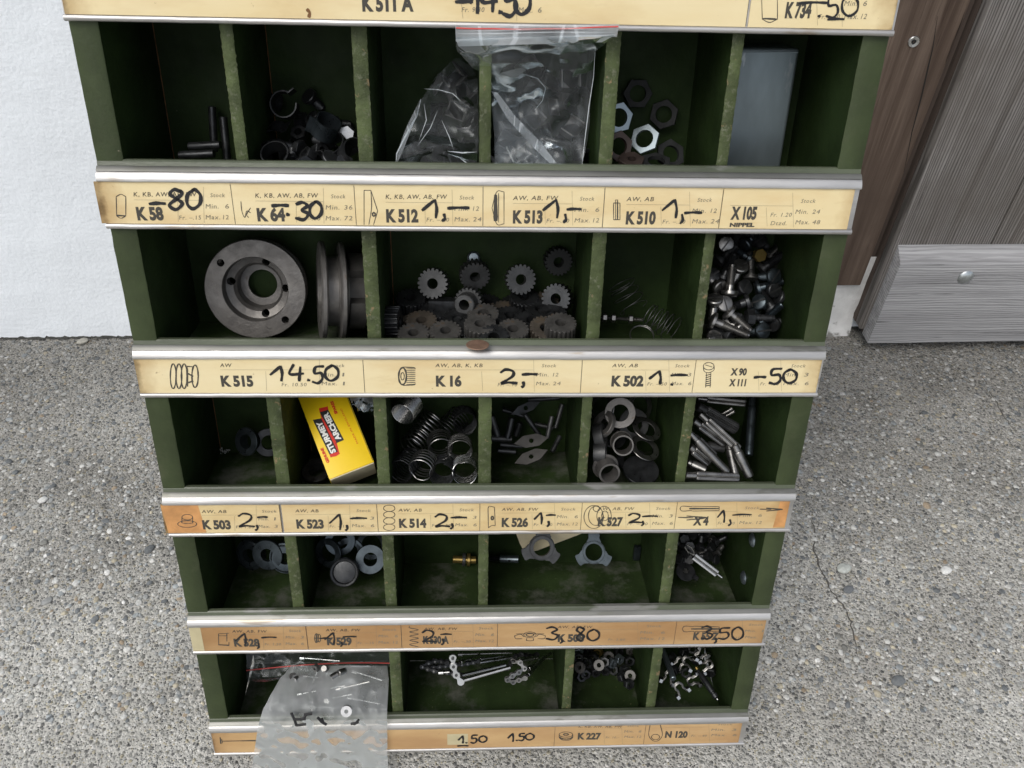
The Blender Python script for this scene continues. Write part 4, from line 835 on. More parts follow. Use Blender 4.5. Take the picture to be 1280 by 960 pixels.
# ---- third and fourth: metal clips inside plastic bags
def m_block(w_, h, t, mt):
    mb = MB(); mb.box((-w_/2, -h/2, -t/2), (w_/2, h/2, -t/2+.0012)); mb.box((-w_/2, -h/2, -t/2+.0012), (-w_/2+.0014, h/2, t/2)); mb.box((w_/2-.0014, -h/2, -t/2+.0012), (w_/2, h/2, t/2)); return bevelled(mb.mesh('channel_clip', mt, 0), .0003, 1)
M_CLIPG = mat('dull_grey_clip_steel', (.22, .21, .20), .45, .6, var=.35, vscale=120)
bk = m_block(.014, .012, .010, M_CLIPG); bk2 = m_block(.017, .010, .010, M_BLACK)
LBA = 'dull metal channel clip inside the clear bag in the third top bin'; LBB = 'dull metal channel clip inside the zip bag in the fourth top bin'
for i, (x, y, d_) in enumerate([(567, 95, .085), (580, 112, .08), (556, 110, .085), (572, 135, .075), (550, 145, .08), (586, 150, .07), (540, 170, .07), (565, 175, .06), (585, 185, .055), (555, 195, .045), (525, 188, .06), (575, 200, .04), (535, 202, .035), (512, 200, .05)]):
    put('channel_clip', bk if i < 4 else bk2, 2, x, y, .01, (RNG.uniform(-1, 1), -RNG.uniform(.3, 1), RNG.uniform(-.2, .8)), RNG.uniform(0, 6), 'dull channel clip %s of the clear bag, third top bin' % spot(x, y, 510, 590, 90, 206), 'clip', 'channel clips in the bag in the third top bin', d=d_)
put('channel_clip', bk, 2, 668, 115, .01, (.3, -1, .3), .9, 'dull metal channel clip standing tilted in the middle of the fourth top bin', 'clip', d=.06)
put('channel_clip', bk, 2, 713, 98, .01, (.0, -1, .2), .05, 'dull metal channel clip high at the right inside the hanging zip bag', 'clip', d=.075)
put('channel_clip', bk, 2, 666, 150, .01, (.2, -1, .5), .7, 'dull metal channel clip at the zip seam of the fourth top bin', 'clip', d=.06)
for i, (x, y, d_) in enumerate([(660, 85, .08), (690, 100, .085), (645, 120, .085), (700, 130, .08), (722, 125, .07), (640, 155, .07), (632, 180, .05), (655, 190, .045), (690, 170, .075), (715, 160, .075), (680, 195, .05), (705, 190, .055), (630, 200, .03), (725, 185, .06), (650, 100, .08)]):
    put('channel_clip', bk2 if i % 3 else bk, 2, x, y, .01, (RNG.uniform(-1, 1), -RNG.uniform(.3, 1), RNG.uniform(-.2, .8)), RNG.uniform(0, 6), 'dull channel clip %s of the zip bag, fourth top bin' % spot(x, y, 625, 728, 80, 204), 'clip', 'channel clips in the bag in the fourth top bin', d=d_)
def film_mesh(left, right, nu, nv, amp, freq, seed, mt, name='film', crease=0.0):
    def samp(P, t):
        L_ = [0]
        for a, b in zip(P, P[1:]): L_.append(L_[-1]+math.hypot(b[0]-a[0], b[1]-a[1])+.001)
        s_ = t*L_[-1]
        for i in range(len(P)-1):
            if s_ <= L_[i+1] or i == len(P)-2:
                u = (s_-L_[i])/(L_[i+1]-L_[i]); return [P[i][j]+(P[i+1][j]-P[i][j])*u for j in range(3)]
    vs = []; fs = []; O_ = Vector((seed*3.1, seed*1.3, seed))
    for j in range(nv+1):
        a, b = samp(left, j/nv), samp(right, j/nv)
        for i in range(nu+1):
            u = i/nu; x = a[0]+(b[0]-a[0])*u; y = a[1]+(b[1]-a[1])*u; d = a[2]+(b[2]-a[2])*u
            p = at(x, y, d); q = p*freq+O_
            dn = noise.noise(q)*.6+(abs(noise.noise(q*2.1+O_))-.3)*.8+(abs(noise.noise(q*4.3))-.25)*crease
            ed = min(1, j/2.0) ; p.y += dn*amp*ed; p.z += .3*amp*ed*noise.noise(q*1.7); vs.append(p)
    for j in range(nv):
        for i in range(nu): fs.append((j*(nu+1)+i, j*(nu+1)+i+1, (j+1)*(nu+1)+i+1, (j+1)*(nu+1)+i))
    mb = MB(); mb.add(vs, fs); return mb.mesh(name, mt, 75)
def empty(name, label, cat, pos=(0, 0, 0), group=None):
    o = bpy.data.objects.new(name, None); COL.objects.link(o); o.matrix_world = CAB; o['label'] = label; o['category'] = cat
    if group: o['group'] = group
    return o
def fold(parent, pts, r=.0005, mt=None, k_=.6):
    mb = MB(); mb.tube([at(*p) for p in pts], lambda t: r*k_*(.25+math.sin(math.pi*min(1, max(0, t)))), 5); link('film_fold', mb.mesh('film_fold', mt or M_FOLD), parent)
M_ZIP2 = film('seam_and_sheen_film', frost=.26, bump=.002, bscale=40, white=(.8, .85, .88), rough=.2)
BAG = empty('zip_bag', 'clear plastic zip bag with red line hanging from the top strip', 'plastic bag')
link('bag_film', film_mesh([(569, 46, -.0016), (571, 64, .002), (590, 84, .012), (612, 93, .018), (616, 120, .028), (618, 160, .03), (618, 209, .014)], [(773, 44, -.0016), (765, 47, .001), (744, 62, .02), (742, 92, .026), (738, 130, .03), (736, 170, .03), (727, 211, .016)], 50, 50, .011, 26, 1, M_FILM, 'bag_film', .25), BAG)
link('zip_seam', film_mesh([(569, 33, -.0018), (570, 52, -.0012)], [(774, 30, -.0018), (771, 46, -.0012)], 40, 6, .0004, 60, 2, M_ZIP, 'zip_seam'), BAG)
for q_ in (38, 42): fold(BAG, [(572+196*i/8, q_-2.2*i/8+.5*math.sin(i), -.0030) for i in range(9)], .00035)
link('lower_seam', film_mesh([(570, 49, -.0022), (573, 58, -.0006)], [(771, 43, -.0022), (752, 53, .0)], 40, 4, .0005, 60, 3, M_ZIP, 'lower_seam'), BAG)
mb = MB(); mb.tube([at(570+203*i/20, 35.0+2.6*math.sin(math.pi*i/20)-2.0*i/20+.3*math.sin(i), -.0026) for i in range(21)], .00045, 5); link('red_line', mb.mesh('red_line', M_REDL), BAG)
B2 = empty('plastic_bag', 'crumpled clear plastic bag of clips in the third bin of the top row', 'plastic bag')
link('bag_film', film_mesh([(572, 72, .075), (545, 96, .07), (522, 130, .055), (505, 165, .045), (494, 207, .022)], [(588, 78, .08), (597, 100, .07), (598, 140, .055), (598, 170, .045), (596, 209, .02)], 50, 60, .014, 22, 5, M_FILM, 'bag_film', .12), B2)
B3 = empty('folded_bag', 'folded plastic bag with slanting zip edge in the fourth top bin', 'plastic bag')
link('bag_film', film_mesh([(612, 100, .02), (618, 118, .022), (634, 146, .024), (660, 175, .02), (696, 209, .014)], [(672, 84, .07), (684, 100, .07), (684, 125, .06), (672, 150, .05), (702, 209, .018)], 36, 44, .010, 24, 8, M_FILM, 'bag_film', .12), B3)
link('bag_film', film_mesh([(614, 118, .022), (616, 150, .024), (618, 180, .022), (620, 210, .014)], [(622, 118, .022), (636, 148, .024), (664, 178, .02), (694, 210, .014)], 36, 44, .011, 26, 9, M_FILM, 'bag_film', .12), B3)
link('zip_seam', film_mesh([(614, 114, .017), (634, 148, .018), (662, 180, .016), (696, 212, .0115)], [(622, 116, .018), (645, 146, .019), (676, 178, .017), (702, 212, .0115)], 5, 30, .0012, 60, 11, M_ZIP2, 'zip_seam'), B3)
# fold highlights: narrow ridges, their brightness put into the whitened film
fold(B2, [(526, 124, .045), (521, 145, .04), (508, 168, .035), (496, 192, .028), (495, 205, .022)], .0009); fold(B2, [(530, 130, .048), (533, 150, .042), (524, 175, .035)], .0004)
fold(B2, [(547, 138, .05), (538, 160, .04), (522, 182, .032)], .0004); fold(B2, [(530, 111, .06), (548, 112, .055), (566, 117, .055), (577, 127, .05)], .0005)
fold(B2, [(552, 150, .045), (562, 172, .04), (567, 187, .035)], .0004); fold(B2, [(560, 189, .03), (578, 191, .028), (596, 190, .026)], .0007); fold(B2, [(575, 198, .022), (584, 204, .02), (588, 211, .0125)], .0006)
fold(B3, [(615, 98, .03), (630, 92, .04), (652, 92, .05), (672, 98, .055), (682, 110, .052), (678, 126, .05), (668, 138, .045)], .0005); fold(B3, [(620, 118, .03), (640, 103, .04), (660, 78, .05)], .0003)
fold(BAG, [(574, 62, .002), (590, 72, .008), (606, 84, .014), (613, 96, .018)], .0004); fold(BAG, [(744, 60, .016), (742, 95, .022), (736, 135, .024), (731, 175, .02), (727, 211, .0125)], .0004)
def sheen(parent, L_, R_, seed, mt=None): link('film_sheen', film_mesh(L_, R_, 8, 24, .002, 40, seed, mt or M_ZIP), parent)  # added whitish strips lay a painted sheen over the bags
sheen(B2, [(525, 124, .043), (512, 150, .036), (500, 180, .028), (495, 204, .018)], [(527, 126, .044), (519, 150, .037), (507, 180, .029), (496, 205, .018)], 51, M_ZIP2)
sheen(B3, [(622, 92, .028), (616, 102, .026), (618, 112, .024)], [(668, 80, .045), (650, 94, .040), (624, 112, .026)], 54, M_FILM2)
sheen(BAG, [(573, 58, .0), (592, 72, .008), (612, 92, .016)], [(600, 56, .003), (612, 70, .010), (614, 92, .016)], 56, M_FILM2)
# ---- fifth: thin hexagon nuts
nt1 = m_nut(.0185, .0062, .0024, M_ZINC); M_SHADENUT = mat('shaded_nut_steel', (.020, .021, .021), .6, .2, spec=.25, var=.4, vscale=100); nt2 = m_nut(.0190, .0060, .0028, M_SHADENUT); nt3 = m_nut(.0185, .0058, .003, M_DARKNUT)  # near-black nuts: the dark of the bin put into their steel
put('thin_nut', nt1, 2, 773, 147, .01, (.25, -.95, .2), .2, 'bright thin hexagonal nut half hidden behind the divider in the fifth top bin', 'nut', d=.045)
put('thin_nut', nt1, 2, 806, 174, .01, (-.45, -.8, .5), .5, 'bright thin hexagonal nut in the middle of the fifth top bin', 'nut', d=.042)
put('thin_nut', nt2, 2, 797, 117, .01, (.0, -1, .15), .0, 'dark hexagonal nut standing against the back of the fifth top bin', 'nut', d=.092)
put('thin_nut', nt3, 2, 773, 183, .01, (.3, -.9, .3), .3, 'dark ring nut below the bright nut by the divider in the fifth top bin', 'nut', d=.033)
put('thin_nut', m_nut(.016, .003, .006, M_DARKNUT), 2, 789, 203, .01, (0, -.35, .95), .2, 'thick rusty brown nut lying flat at the front of the fifth top bin', 'nut', d=.026)
for x, y, d_, ax, lab in [(830, 143, .09, (-.3, -.9, .2), 'dark nut leaning in the back right of the fifth top bin'), (838, 193, .045, (.2, -.8, .5), 'dark round-bored nut right of the bright nut in the fifth top bin'), (820, 203, .028, (0, -.3, .9), 'dark nut lying flat beside the brown one in the fifth top bin')]:
    put('thin_nut', nt2, 2, x, y, .01, ax, .4, lab, 'nut', d=d_)
# ---- sixth: a sheet steel tin
a, b = at(931, 60, .062), at(1000, 60, .062); mb = MB(); q = at(975, 214, .060)
bl_ = FLR[2]+.0005
mb.box((.4120, .062, bl_), (b.x, .0905, at(960, 60, .062).z)); M_TIN = mat('dull_tin_sheet', (.15, .18, .19), .42, .7, var=.45, vscale=18, bump=.0001, bscale=80, rvar=.12, stretch=(1, .6, .35), spot=.66, spotc=(.30, .33, .34), spots=60); me = bevelled(mb.mesh('tin_body', M_TIN, 0), .0022, 3)
TIN = empty('sheet_tin', 'plain grey sheet metal tin standing in the last bin of the top row', 'tin'); link('tin_body', me, TIN)
mb = MB(); mb.tube([(.4135, .0617, at(960, 62, .062).z-.0015), (b.x-.001, .0617, at(960, 62, .062).z-.0015)], .0005, 6); link('rim', mb.mesh('rim', M_TIN), TIN)

M_SOOTY = mat('sooty_cast_metal', (.065, .062, .058), .5, .5, var=.3, vscale=80)
# ---- second row: hub flanges
def hub_mesh():
    mb = MB()
    prof = [(.0365, 0), (.0370, .0006), (.0370, .0040), (.0362, .0046), (.0325, .0048), (.0318, .0060), (.0318, .0130), (.0325, .0140), (.0352, .0142), (.0358, .0148), (.0358, .0176), (.035, .0182), (.0200, .0184), (.0190, .0190),
            (.0190, .0285), (.0110, .0290), (.0110, .0262), (.0165, .0258), (.0165, .0140), (.0185, .0110), (.0235, .0090), (.0240, .0080), (.0240, .0005), (.0244, 0)]
    mb.lathe(prof, 72); return mb.mesh('hub_flange', M_CAST, 35)
def drill(me, cyls):
    o = bpy.data.objects.new('x', me); COL.objects.link(o); mb = MB()
    for T in cyls: mb.cyl(T[1], -.02, .02, 20, T=T[0])
    c = bpy.data.objects.new('y', mb.mesh('y', M_CAST, 0)); COL.objects.link(c)
    m = o.modifiers.new('b', 'BOOLEAN'); m.object = c; m.operation = 'DIFFERENCE'; m.solver = 'EXACT'; m.use_self = True
    dg = bpy.context.evaluated_depsgraph_get(); r = bpy.data.meshes.new_from_object(o.evaluated_get(dg)); bpy.data.objects.remove(o); bpy.data.objects.remove(c); return r
hm = hub_mesh(); cy = []
for a_ in (220, 48): cy.append((Matrix.Translation((.0308*math.cos(math.radians(a_)), .0308*math.sin(math.radians(a_)), 0)), .0028))
for a_ in (193, 78, 2, 290): cy.append((Matrix.Translation((.0203*math.cos(math.radians(a_)), .0203*math.sin(math.radians(a_)), .012)), .0030))
def fmat(pos, axis, sc=1.0):                            # X stays level, Z along axis
    z = Vector(axis).normalized(); x = (Vector((1, 0, 0))-z*z.x).normalized(); y = z.cross(x)
    return Matrix(((x.x*sc, y.x*sc, z.x*sc, pos[0]), (x.y*sc, y.y*sc, z.y*sc, pos[1]), (x.z*sc, y.z*sc, z.z*sc, pos[2]), (0, 0, 0, 1)))
hm2 = drill(hm, cy); hm2.polygons.foreach_set('use_smooth', [True]*len(hm2.polygons)); hm2.set_sharp_from_angle(angle=math.radians(32))
hp = at(319, 362, .063)
link('hub_shell', hm2, None, 'large grey hub casting with drilled flange facing out, second row left', 'hub casting', mw=CAB @ fmat(hp, (-.02, .98, -.20), 1.03))
hp = at(399, 364, .050)
HB = empty('hub_shell', 'second hub casting standing edge on with two separate discs and a lugged end', 'hub casting'); HT = axis_mat(hp, (.97, .22, -.08), 1.0)
mb = MB(); mb.lathe([(.0360, 0), (.0372, .0008), (.0372, .0032), (.0362, .0040), (.0270, .0044), (.0262, .0055), (.0262, .0125), (.0270, .0135), (.0355, .0140), (.0366, .0148), (.0366, .0172), (.0356, .0180), (.0250, .0184), (.0242, .0200), (.0242, .0205), (.0165, .0205), (.0165, .0100), (.0235, .0080), (.0240, .0004)], 72)
link('double_flange', mb.mesh('double_flange', M_CAST, 35), HB, mw=HT)
mb = MB(); mb.ring(lambda i: .0285 if (i % 24) < 15 else .0215, .0150, .0206, .0330, 72, ch=.0004); link('lugged_end', mb.mesh('lugged_end', M_SOOTY, 30), HB, mw=HT)
# ---- second row, wide bin: planet gears
ga = m_gear(.0121, .0085, .0042, M_GEAR); gd = m_gear(.0120, .0100, .0042, M_BLACK); gb = m_gear(.0120, .0085, .0042, M_GEARB); gt = m_gear(.0122, .014, .0042, M_GEARL)
UPA = (0, -.28, .96); gf = m_gear(.0122, .0085, .0042, M_GEARL)
for me, x, y, d_, ax, lab in [
    (ga, 542, 354, .074, (-.16, -.95, .28), 'clean grey gear facing out, leftmost of the upper gears in the wide bin'),
    (ga, 593, 343, .082, (.12, -.9, -.12), 'grey gear facing out under the bright spot in the wide bin'),
    (ga, 650, 349, .078, (.14, -.97, .3), 'grey gear facing out in the upper middle right of the wide bin'),
    (m_gear(.0112, .0100, .0042, mat('shaded_gear_steel', (.022, .023, .023), .6, .2, spec=.25)), 697, 326, .090, (.1, -1, .1), 'shadowed dark gear highest at the back right of the wide bin'),  # shade at the back of the bin put into this gear's colour
    (gd, 697, 373, .070, (-.38, -.85, .3), 'dark gear tilted outward against the right divider of the wide bin'),
    (gd, 514, 378, .075, UPA, 'dark toothed gear lying flat at the back left of the wide bin'),
    (gd, 655, 377, .080, UPA, 'dark gear lying flat directly below the upper right gear'),
    (gd, 492, 402, .045, (1, -.1, .05), 'dark gear standing on its rim against the left divider of the wide bin'),
    (gb, 527, 405, .050, UPA, 'brownish worn gear lying flat in the front left of the wide bin'),
    (gf, 517, 421, .033, UPA, 'gear lying flat nearest the front left corner of the wide bin'),
    (gf, 557, 418, .034, UPA, 'gear lying flat at the front, second from the left in the wide bin'),
    (gd, 572, 404, .052, UPA, 'dark gear lying flat behind the second front gear of the wide bin'),
    (gt, 600, 413, .036, UPA, 'tall stacked gear with light top in the front middle of the wide bin'),
    (gf, 604, 396, .054, UPA, 'grey gear lying flat behind the tall one in the wide bin'),
    (gf, 641, 416, .035, UPA, 'gear lying flat at the front right of the tall one in the wide bin'),
    (gd, 637, 400, .056, UPA, 'dark gear lying flat behind the front right gear of the wide bin'),
    (gd, 664, 406, .050, UPA, 'dark gear lying flat left of the last front gear in the wide bin'),
    (gt, 700, 412, .034, UPA, 'tall dark toothed gear lying in the front right corner of the wide bin'),
    (gd, 545, 392, .066, UPA, 'dark gear lying flat in the middle of the back half of the wide bin'),
    (gd, 675, 392, .066, UPA, 'dark gear lying flat between the back wall and the right corner'),
    (gd, 617, 426, .024, (0, -.5, .87), 'gear at the very front behind the brown worn spot in the wide bin')]:
    put('planet_gear', me, 3, x, y, .01, ax, RNG.uniform(0, 1), lab, 'gear', 'planet gears in the wide bin of the second row', d=d_)
mb = MB(); mb.lathe([(.0042, -.009), (.0075, -.009), (.0082, -.0082), (.0082, .002), (.0042, .002)], 36); pat = [.0096, .0096, .0110, .0112, .0112, .0110]; mb.ring(lambda i: pat[i % 6], .0042, .002, .009, 120, ch=.0002)
link('collared_gear', mb.mesh('collared_gear', M_GEAR, 30), None, 'gear with a smooth open collar facing out in the wide bin', 'gear', mw=CAB @ axis_mat(at(584, 378, .066), (.25, .9, -.15)))
mb = MB(); mb.box((-.0125, -.005, -.0048), (.0125, .005, .0048)); link('steel_block', bevelled(mb.mesh('steel_block', M_BLACK, 0), .0006), None, 'plain rectangular steel block among the gears of the wide bin', 'block', mw=CAB @ Matrix.Translation(at(556, 381, .068)))
mb = MB(); mb.lathe([(0, 0), (.0035, .0002), (.0050, .0012), (.0052, .002), (0, .002)], 24, closed=False); link('bright_cap', mb.mesh('bright_cap', M_ZINC, 30), None, 'small bright cap on the back board above the upper middle gear', 'cap', mw=CAB @ axis_mat(at(592, 322, .0945), (0, .9, -.3)))
mb = MB(); mb.cyl(.0082, -.0004, .0004, 32, ch=.0002); link('worn_spot_disc', mb.mesh('worn_spot_disc', M_LIPWEAR, 30), None, 'thin brown disc standing for a worn spot on the lip below the gears', 'disc', mw=CAB @ axis_mat(ath(597, 434, S[3]+.0069)+Vector((0, .003, .0004)), (0, .0, 1)))  # added brown disc stands in for a worn dent of the lip
for i, (x, y, d_) in enumerate([(535, 394, .07), (560, 402, .058), (590, 400, .07), (625, 392, .076), (640, 385, .084), (690, 398, .058), (505, 396, .066), (525, 384, .082), (610, 385, .084), (680, 382, .082), (588, 418, .042), (622, 410, .045), (680, 414, .04)]):
    put('planet_gear', gd if i % 3 else gb, 3, x, y, .01, (RNG.uniform(-.5, .5), -RNG.uniform(.2, .5), 1), RNG.uniform(0, 1), '%s gear at %s, under others in the wide gear heap' % ('dark' if i % 3 else 'brownish', spot(x, y, 485, 718, 380, 425)), 'gear', 'planet gears in the wide bin of the second row', d=d_)
# ---- second row, third bin: fine springs and a spindle
sw = m_coil(.0108, .00030, 5.5, .0048, M_GEAR, .25); 
put('fine_spring', sw, 3, 842, 412, .01, (-.75, .6, .3), 0, 'large fine wire spring lying in the third bin of the second row', 'spring', d=.040)
put('fine_spring', m_coil(.0118, .00026, 4, .0065, M_GEAR, .1), 3, 792, 385, .01, (-.5, .2, .85), 1, 'loose wire spring with wide turns at the back of the third bin, second row', 'spring', d=.066)
put('fine_spring', m_coil(.0090, .00035, 2.2, .001, M_STEEL), 3, 802, 420, .01, (0, -.5, .85), 0, 'bright wire ring spring at the front of the third bin, second row', 'spring', d=.030)
SP = empty('spindle', 'thin threaded spindle with nuts lying behind the wire springs', 'spindle'); pa, pb = at(748, 397, .07), at(808, 400, .07)
mb = MB(); pr = [(0, 0)]
for i in range(40): pr += [(.0017, .0009*i+.0001), (.0014, .0009*i+.0005)]
pr += [(0, .036)]; mb.lathe(pr, 14, closed=False); link('rod', mb.mesh('rod', M_STEEL, 30), SP, mw=axis_mat(pa, pb-pa))
for t in (.005, .012, .026): link('nut', m_nut(.006, .0015, .0032, M_STEEL), SP, mw=axis_mat(pa+(pb-pa).normalized()*t, pb-pa))
# ---- second row, fourth bin: slotted bolts
b1 = m_bolt(.0062, .0030, .0032, .020, M_STEEL, dome=.0008); b2 = m_bolt(.0060, .0032, .0034, .018, M_BLACK, dome=.0006); b3 = m_bolt(.0062, .003, .0032, .018, M_BLUE, dome=.0012); b4 = m_bolt(.0046, .004, .003, .012, M_BRASS, hexa=True)
gq = 'slotted bolts heaped in the last bin of the second row'
for me, x, y, d_, ax, roll, lab in [
    (b1, 907, 305, .080, (-.1, -.95, .3), 1.0, 'pale slotted bolt head facing out topmost left in the bolt heap'),
    (b1, 925, 334, .060, (0, -.55, .83), .4, 'slotted bolt standing head up in the middle of the bolt heap'),
    (b3, 966, 345, .060, (.3, -.9, .4), .8, 'bluish domed bolt head at the right of the bolt heap'),
    (b4, 948, 319, .075, (.2, -.95, .3), .2, 'small brassy hexagon head near the top of the bolt heap'),
    (b2, 966, 362, .058, (.3, -.8, .2), .3, 'dark brown bolt head under the bluish one in the bolt heap'),
    (b1, 912, 364, .045, (-.1, -.45, -.88), .3, 'bolt with a wide collar lying left of centre in the bolt heap'),
    (b1, 893, 376, .034, (-.1, -.3, .95), .3, 'short light bolt standing by the divider of the bolt heap')]:
    put('bolt', me, 3, x, y, .01, ax, roll, lab, 'bolt', gq, d=d_)
bL = m_bolt(.0068, .0028, .0031, .028, M_STEEL, slot=False, dome=.001); 
def lay(name, me, a, b, da, db, lab, cat, group=None):      # head at a, end towards b
    p, q = at(*a, da), at(*b, db); return link(name, me, None, lab, cat, group, mw=CAB @ axis_mat(p, p-q, RNG.uniform(0, 6)))
lay('bolt', bL, (893, 402), (936, 420), .030, .024, 'longest bright carriage bolt lying across the front of the bolt heap', 'bolt', gq)
lay('bolt', m_bolt(.0066, .0028, .0031, .020, M_STEEL, slot=False, dome=.001), (913, 392), (941, 416), .036, .03, 'bright bolt lying parallel behind the longest one in the heap', 'bolt', gq)
lay('bolt', m_bolt(.0058, .006, .003, .016, M_BLACK, hexa=True), (942, 397), (972, 398), .042, .042, 'black square headed bolt lying level at the right front of the heap', 'bolt', gq)
put('bolt', b1, 3, 892, 423, .01, (.2, -.5, .8), 0, 'worn bolt head lowest left in the front of the bolt heap', 'bolt', gq, d=.022)
put('bolt', b3, 3, 952, 414, .01, (.2, -.7, .4), 0, 'bluish bolt head at the foot of the heap near the side panel', 'bolt', gq, d=.034)
for i, (x, y, d_) in enumerate([(915, 318, .08), (932, 305, .09), (950, 302, .092), (962, 320, .088), (900, 325, .072), (935, 322, .082), (905, 345, .06), (938, 345, .07), (955, 335, .075), (950, 360, .062), (930, 360, .058), (898, 358, .05), (932, 378, .048), (950, 378, .05), (965, 385, .05), (905, 380, .04), (920, 400, .045), (955, 400, .045), (967, 405, .05), (925, 412, .034), (910, 420, .03), (940, 390, .052), (975, 372, .06), (970, 330, .085), (890, 345, .06), (918, 290, .093), (940, 290, .094)]):
    put('bolt', (b2, b3, b2, b1)[i % 4], 3, x, y, .01, (RNG.uniform(-1, 1), -RNG.uniform(-.1, 1), RNG.uniform(-.9, .9)), RNG.uniform(0, 6), '%s bolt %s of the bolt heap, last bin of the second row' % (('dark', 'bluish', 'dark', 'grey')[i % 4], spot(x, y, 888, 978, 290, 425)), 'bolt', gq, d=d_)
# ---- third row, first bin: collars
def m_collar(ro, ri, tube_r, mt): mb = MB(); mb.lathe([(ri, -.0010), (ro-.0004, -.0010), (ro, -.0005), (ro, .0008), (ro-.0003, .0013), (tube_r, .0014), (tube_r, .008), (ri, .008)], 44); return mb.mesh('collar', mt, 35)
link('flanged_collar', m_collar(.0122, .0062, .0080, M_BLUE), None, 'dull flanged collar leaning at the back of the first bin, third row', 'collar', mw=CAB @ axis_mat(at(308, 552, .070), (.45, .75, -.35)))
link('flanged_collar', m_collar(.0122, .0062, .0080, M_BLACK), None, 'second collar half hidden behind the divider in the first bin, third row', 'collar', mw=CAB @ axis_mat(at(336, 553, .076), (-.2, .75, -.35)))
mb = MB(); rr = random.Random(4)
for i in range(26):
    p = at(280+rr.gauss(0, 4), 564+rr.gauss(0, 2), .094); q = rr.uniform(.0002, .0006); mb.box(p-Vector((q, q, q)), p+Vector((q, q*.6, q)))
link('dust_crumbs', mb.mesh('dust_crumbs', M_DUST, 0), None, 'whitish crumbs in the back corner of the first bin, third row', 'crumbs', kind='stuff', mw=CAB)
# ---- third row, second bin: the yellow carton
BX = bpy.data.objects.new('yellow_carton', None); COL.objects.link(BX); BX['label'] = 'yellow printed spare parts carton leaning in the second bin of the third row'; BX['category'] = 'carton'
pA, pB, pC = at(412, 600, .0105), at(470, 585, .019), at(361, 497, .062)
ex = (pB-pA).normalized(); ey = (pC-pA).normalized(); q_ = ex.dot(ey); ex = (ex-ey*q_*.6).normalized(); ey = (ey-ex*ey.dot(ex)).normalized(); ez = ex.cross(ey)      # ez out of the printed face
if ez.y > 0: ez = -ez
wB = (pB-pA).length; hB = .083; tB = .030
BM = Matrix(((ex.x, ey.x, ez.x, pA.x), (ex.y, ey.y, ez.y, pA.y), (ex.z, ey.z, ez.z, pA.z), (0, 0, 0, 1))); BX.matrix_world = CAB @ BM
mb = MB(); mb.box((0, .0006, -tB), (wB, hB, 0)); link('carton_body', bevelled(mb.mesh('carton_body', M_YEL, 0), .0004, 2), BX)
mb = MB(); mb.box((.0004, -.0003, -tB+.0005), (wB-.0004, .0004, -.0004)); link('bottom_flap', mb.mesh('bottom_flap', M_CREAM, 0), BX)
mb = MB(); mb.box((wB-.0008, .002, .0001), (wB-.0004, hB, .0002), 0); link('edge_crease', mb.mesh('edge_crease', mat('worn_crease', (.12, .08, .02), .6), 0), BX)
BI = BM.inverted()
def bp(px_, py_):                                           # photo point on the printed face
    r = cray(px_, py_); n_ = ez; t = (pA-CP).dot(n_)/r.dot(n_); return BI @ (CP+r*t)
def btext(mb, s, a, b, h, mi, bold=True, z=.0004):
    vs, fs = text_mesh(s, bold); p, q = bp(*a), bp(*b); u = (q-p); n_ = Vector((-u.y, u.x, 0)).normalized()
    mb.add([(p.x+u.x*v[0]+n_.x*v[1]*h, p.y+u.y*v[0]+n_.y*v[1]*h, z) for v in vs], fs, mi)
def quad(mb, pts, mi, z): mb.add([(bp(*p).x, bp(*p).y, z) for p in pts], [tuple(range(len(pts)))], mi)
Z = lambda x, y: (170+x/4, 480+y/4)
mb = MB()
def poly_(pts, mi, z): quad(mb, [Z(*p) for p in pts], mi, z)
poly_([(915, 122), (958, 112), (1018, 350), (972, 368)], 2, .00008)
poly_([(918, 140), (960, 128), (1040, 280), (998, 298)], 0, .00016)         # ARCHER band
poly_([(884, 180), (926, 172), (1012, 345), (975, 368)], 0, .00018)
poly_([(915, 124), (930, 134), (958, 110), (962, 128), (918, 142)], 2, .0002)
poly_([(972, 366), (1000, 362), (1020, 348), (1012, 338), (968, 352)], 2, .00022)
poly_([(926, 172), (934, 170), (1002, 292), (994, 298)], 2, .00026)
btext(mb, 'STURMEY', Z(1000, 340), Z(924, 184), .0040, 1, z=.00032); btext(mb, 'ARCHER', Z(1026, 276), Z(958, 140), .0040, 1, z=.00034)
btext(mb, 'GENUINE', Z(968, 392), Z(934, 318), .0021, 2, z=.0003); btext(mb, 'SPARES', Z(1008, 148), Z(984, 84), .0022, 2, z=.0003)
btext(mb, 'MADE IN ENGLAND', Z(1112, 296), Z(1028, 122), .0015, 2, False, z=.0003)
link('print', mb.mesh('print', [M_BOXK, M_WHITEP, M_RED], 0), BX)
link('ring_collar', m_collar(.0125, .0070, .0085, M_BLACK), None, 'dark ring lying on the shelf behind the yellow carton', 'collar', mw=CAB @ axis_mat(at(396, 588, .050), (.1, .3, -.95)))
link('plastic_scrap', film_mesh([(437, 497, .055), (445, 510, .05), (450, 515, .045)], [(468, 497, .06), (470, 507, .055), (468, 516, .045)], 16, 12, .010, 90, 21, M_ZIP, 'plastic_scrap', 1.0), None, 'grey crumpled plastic scrap behind the top of the yellow carton', 'plastic scrap', mw=CAB)
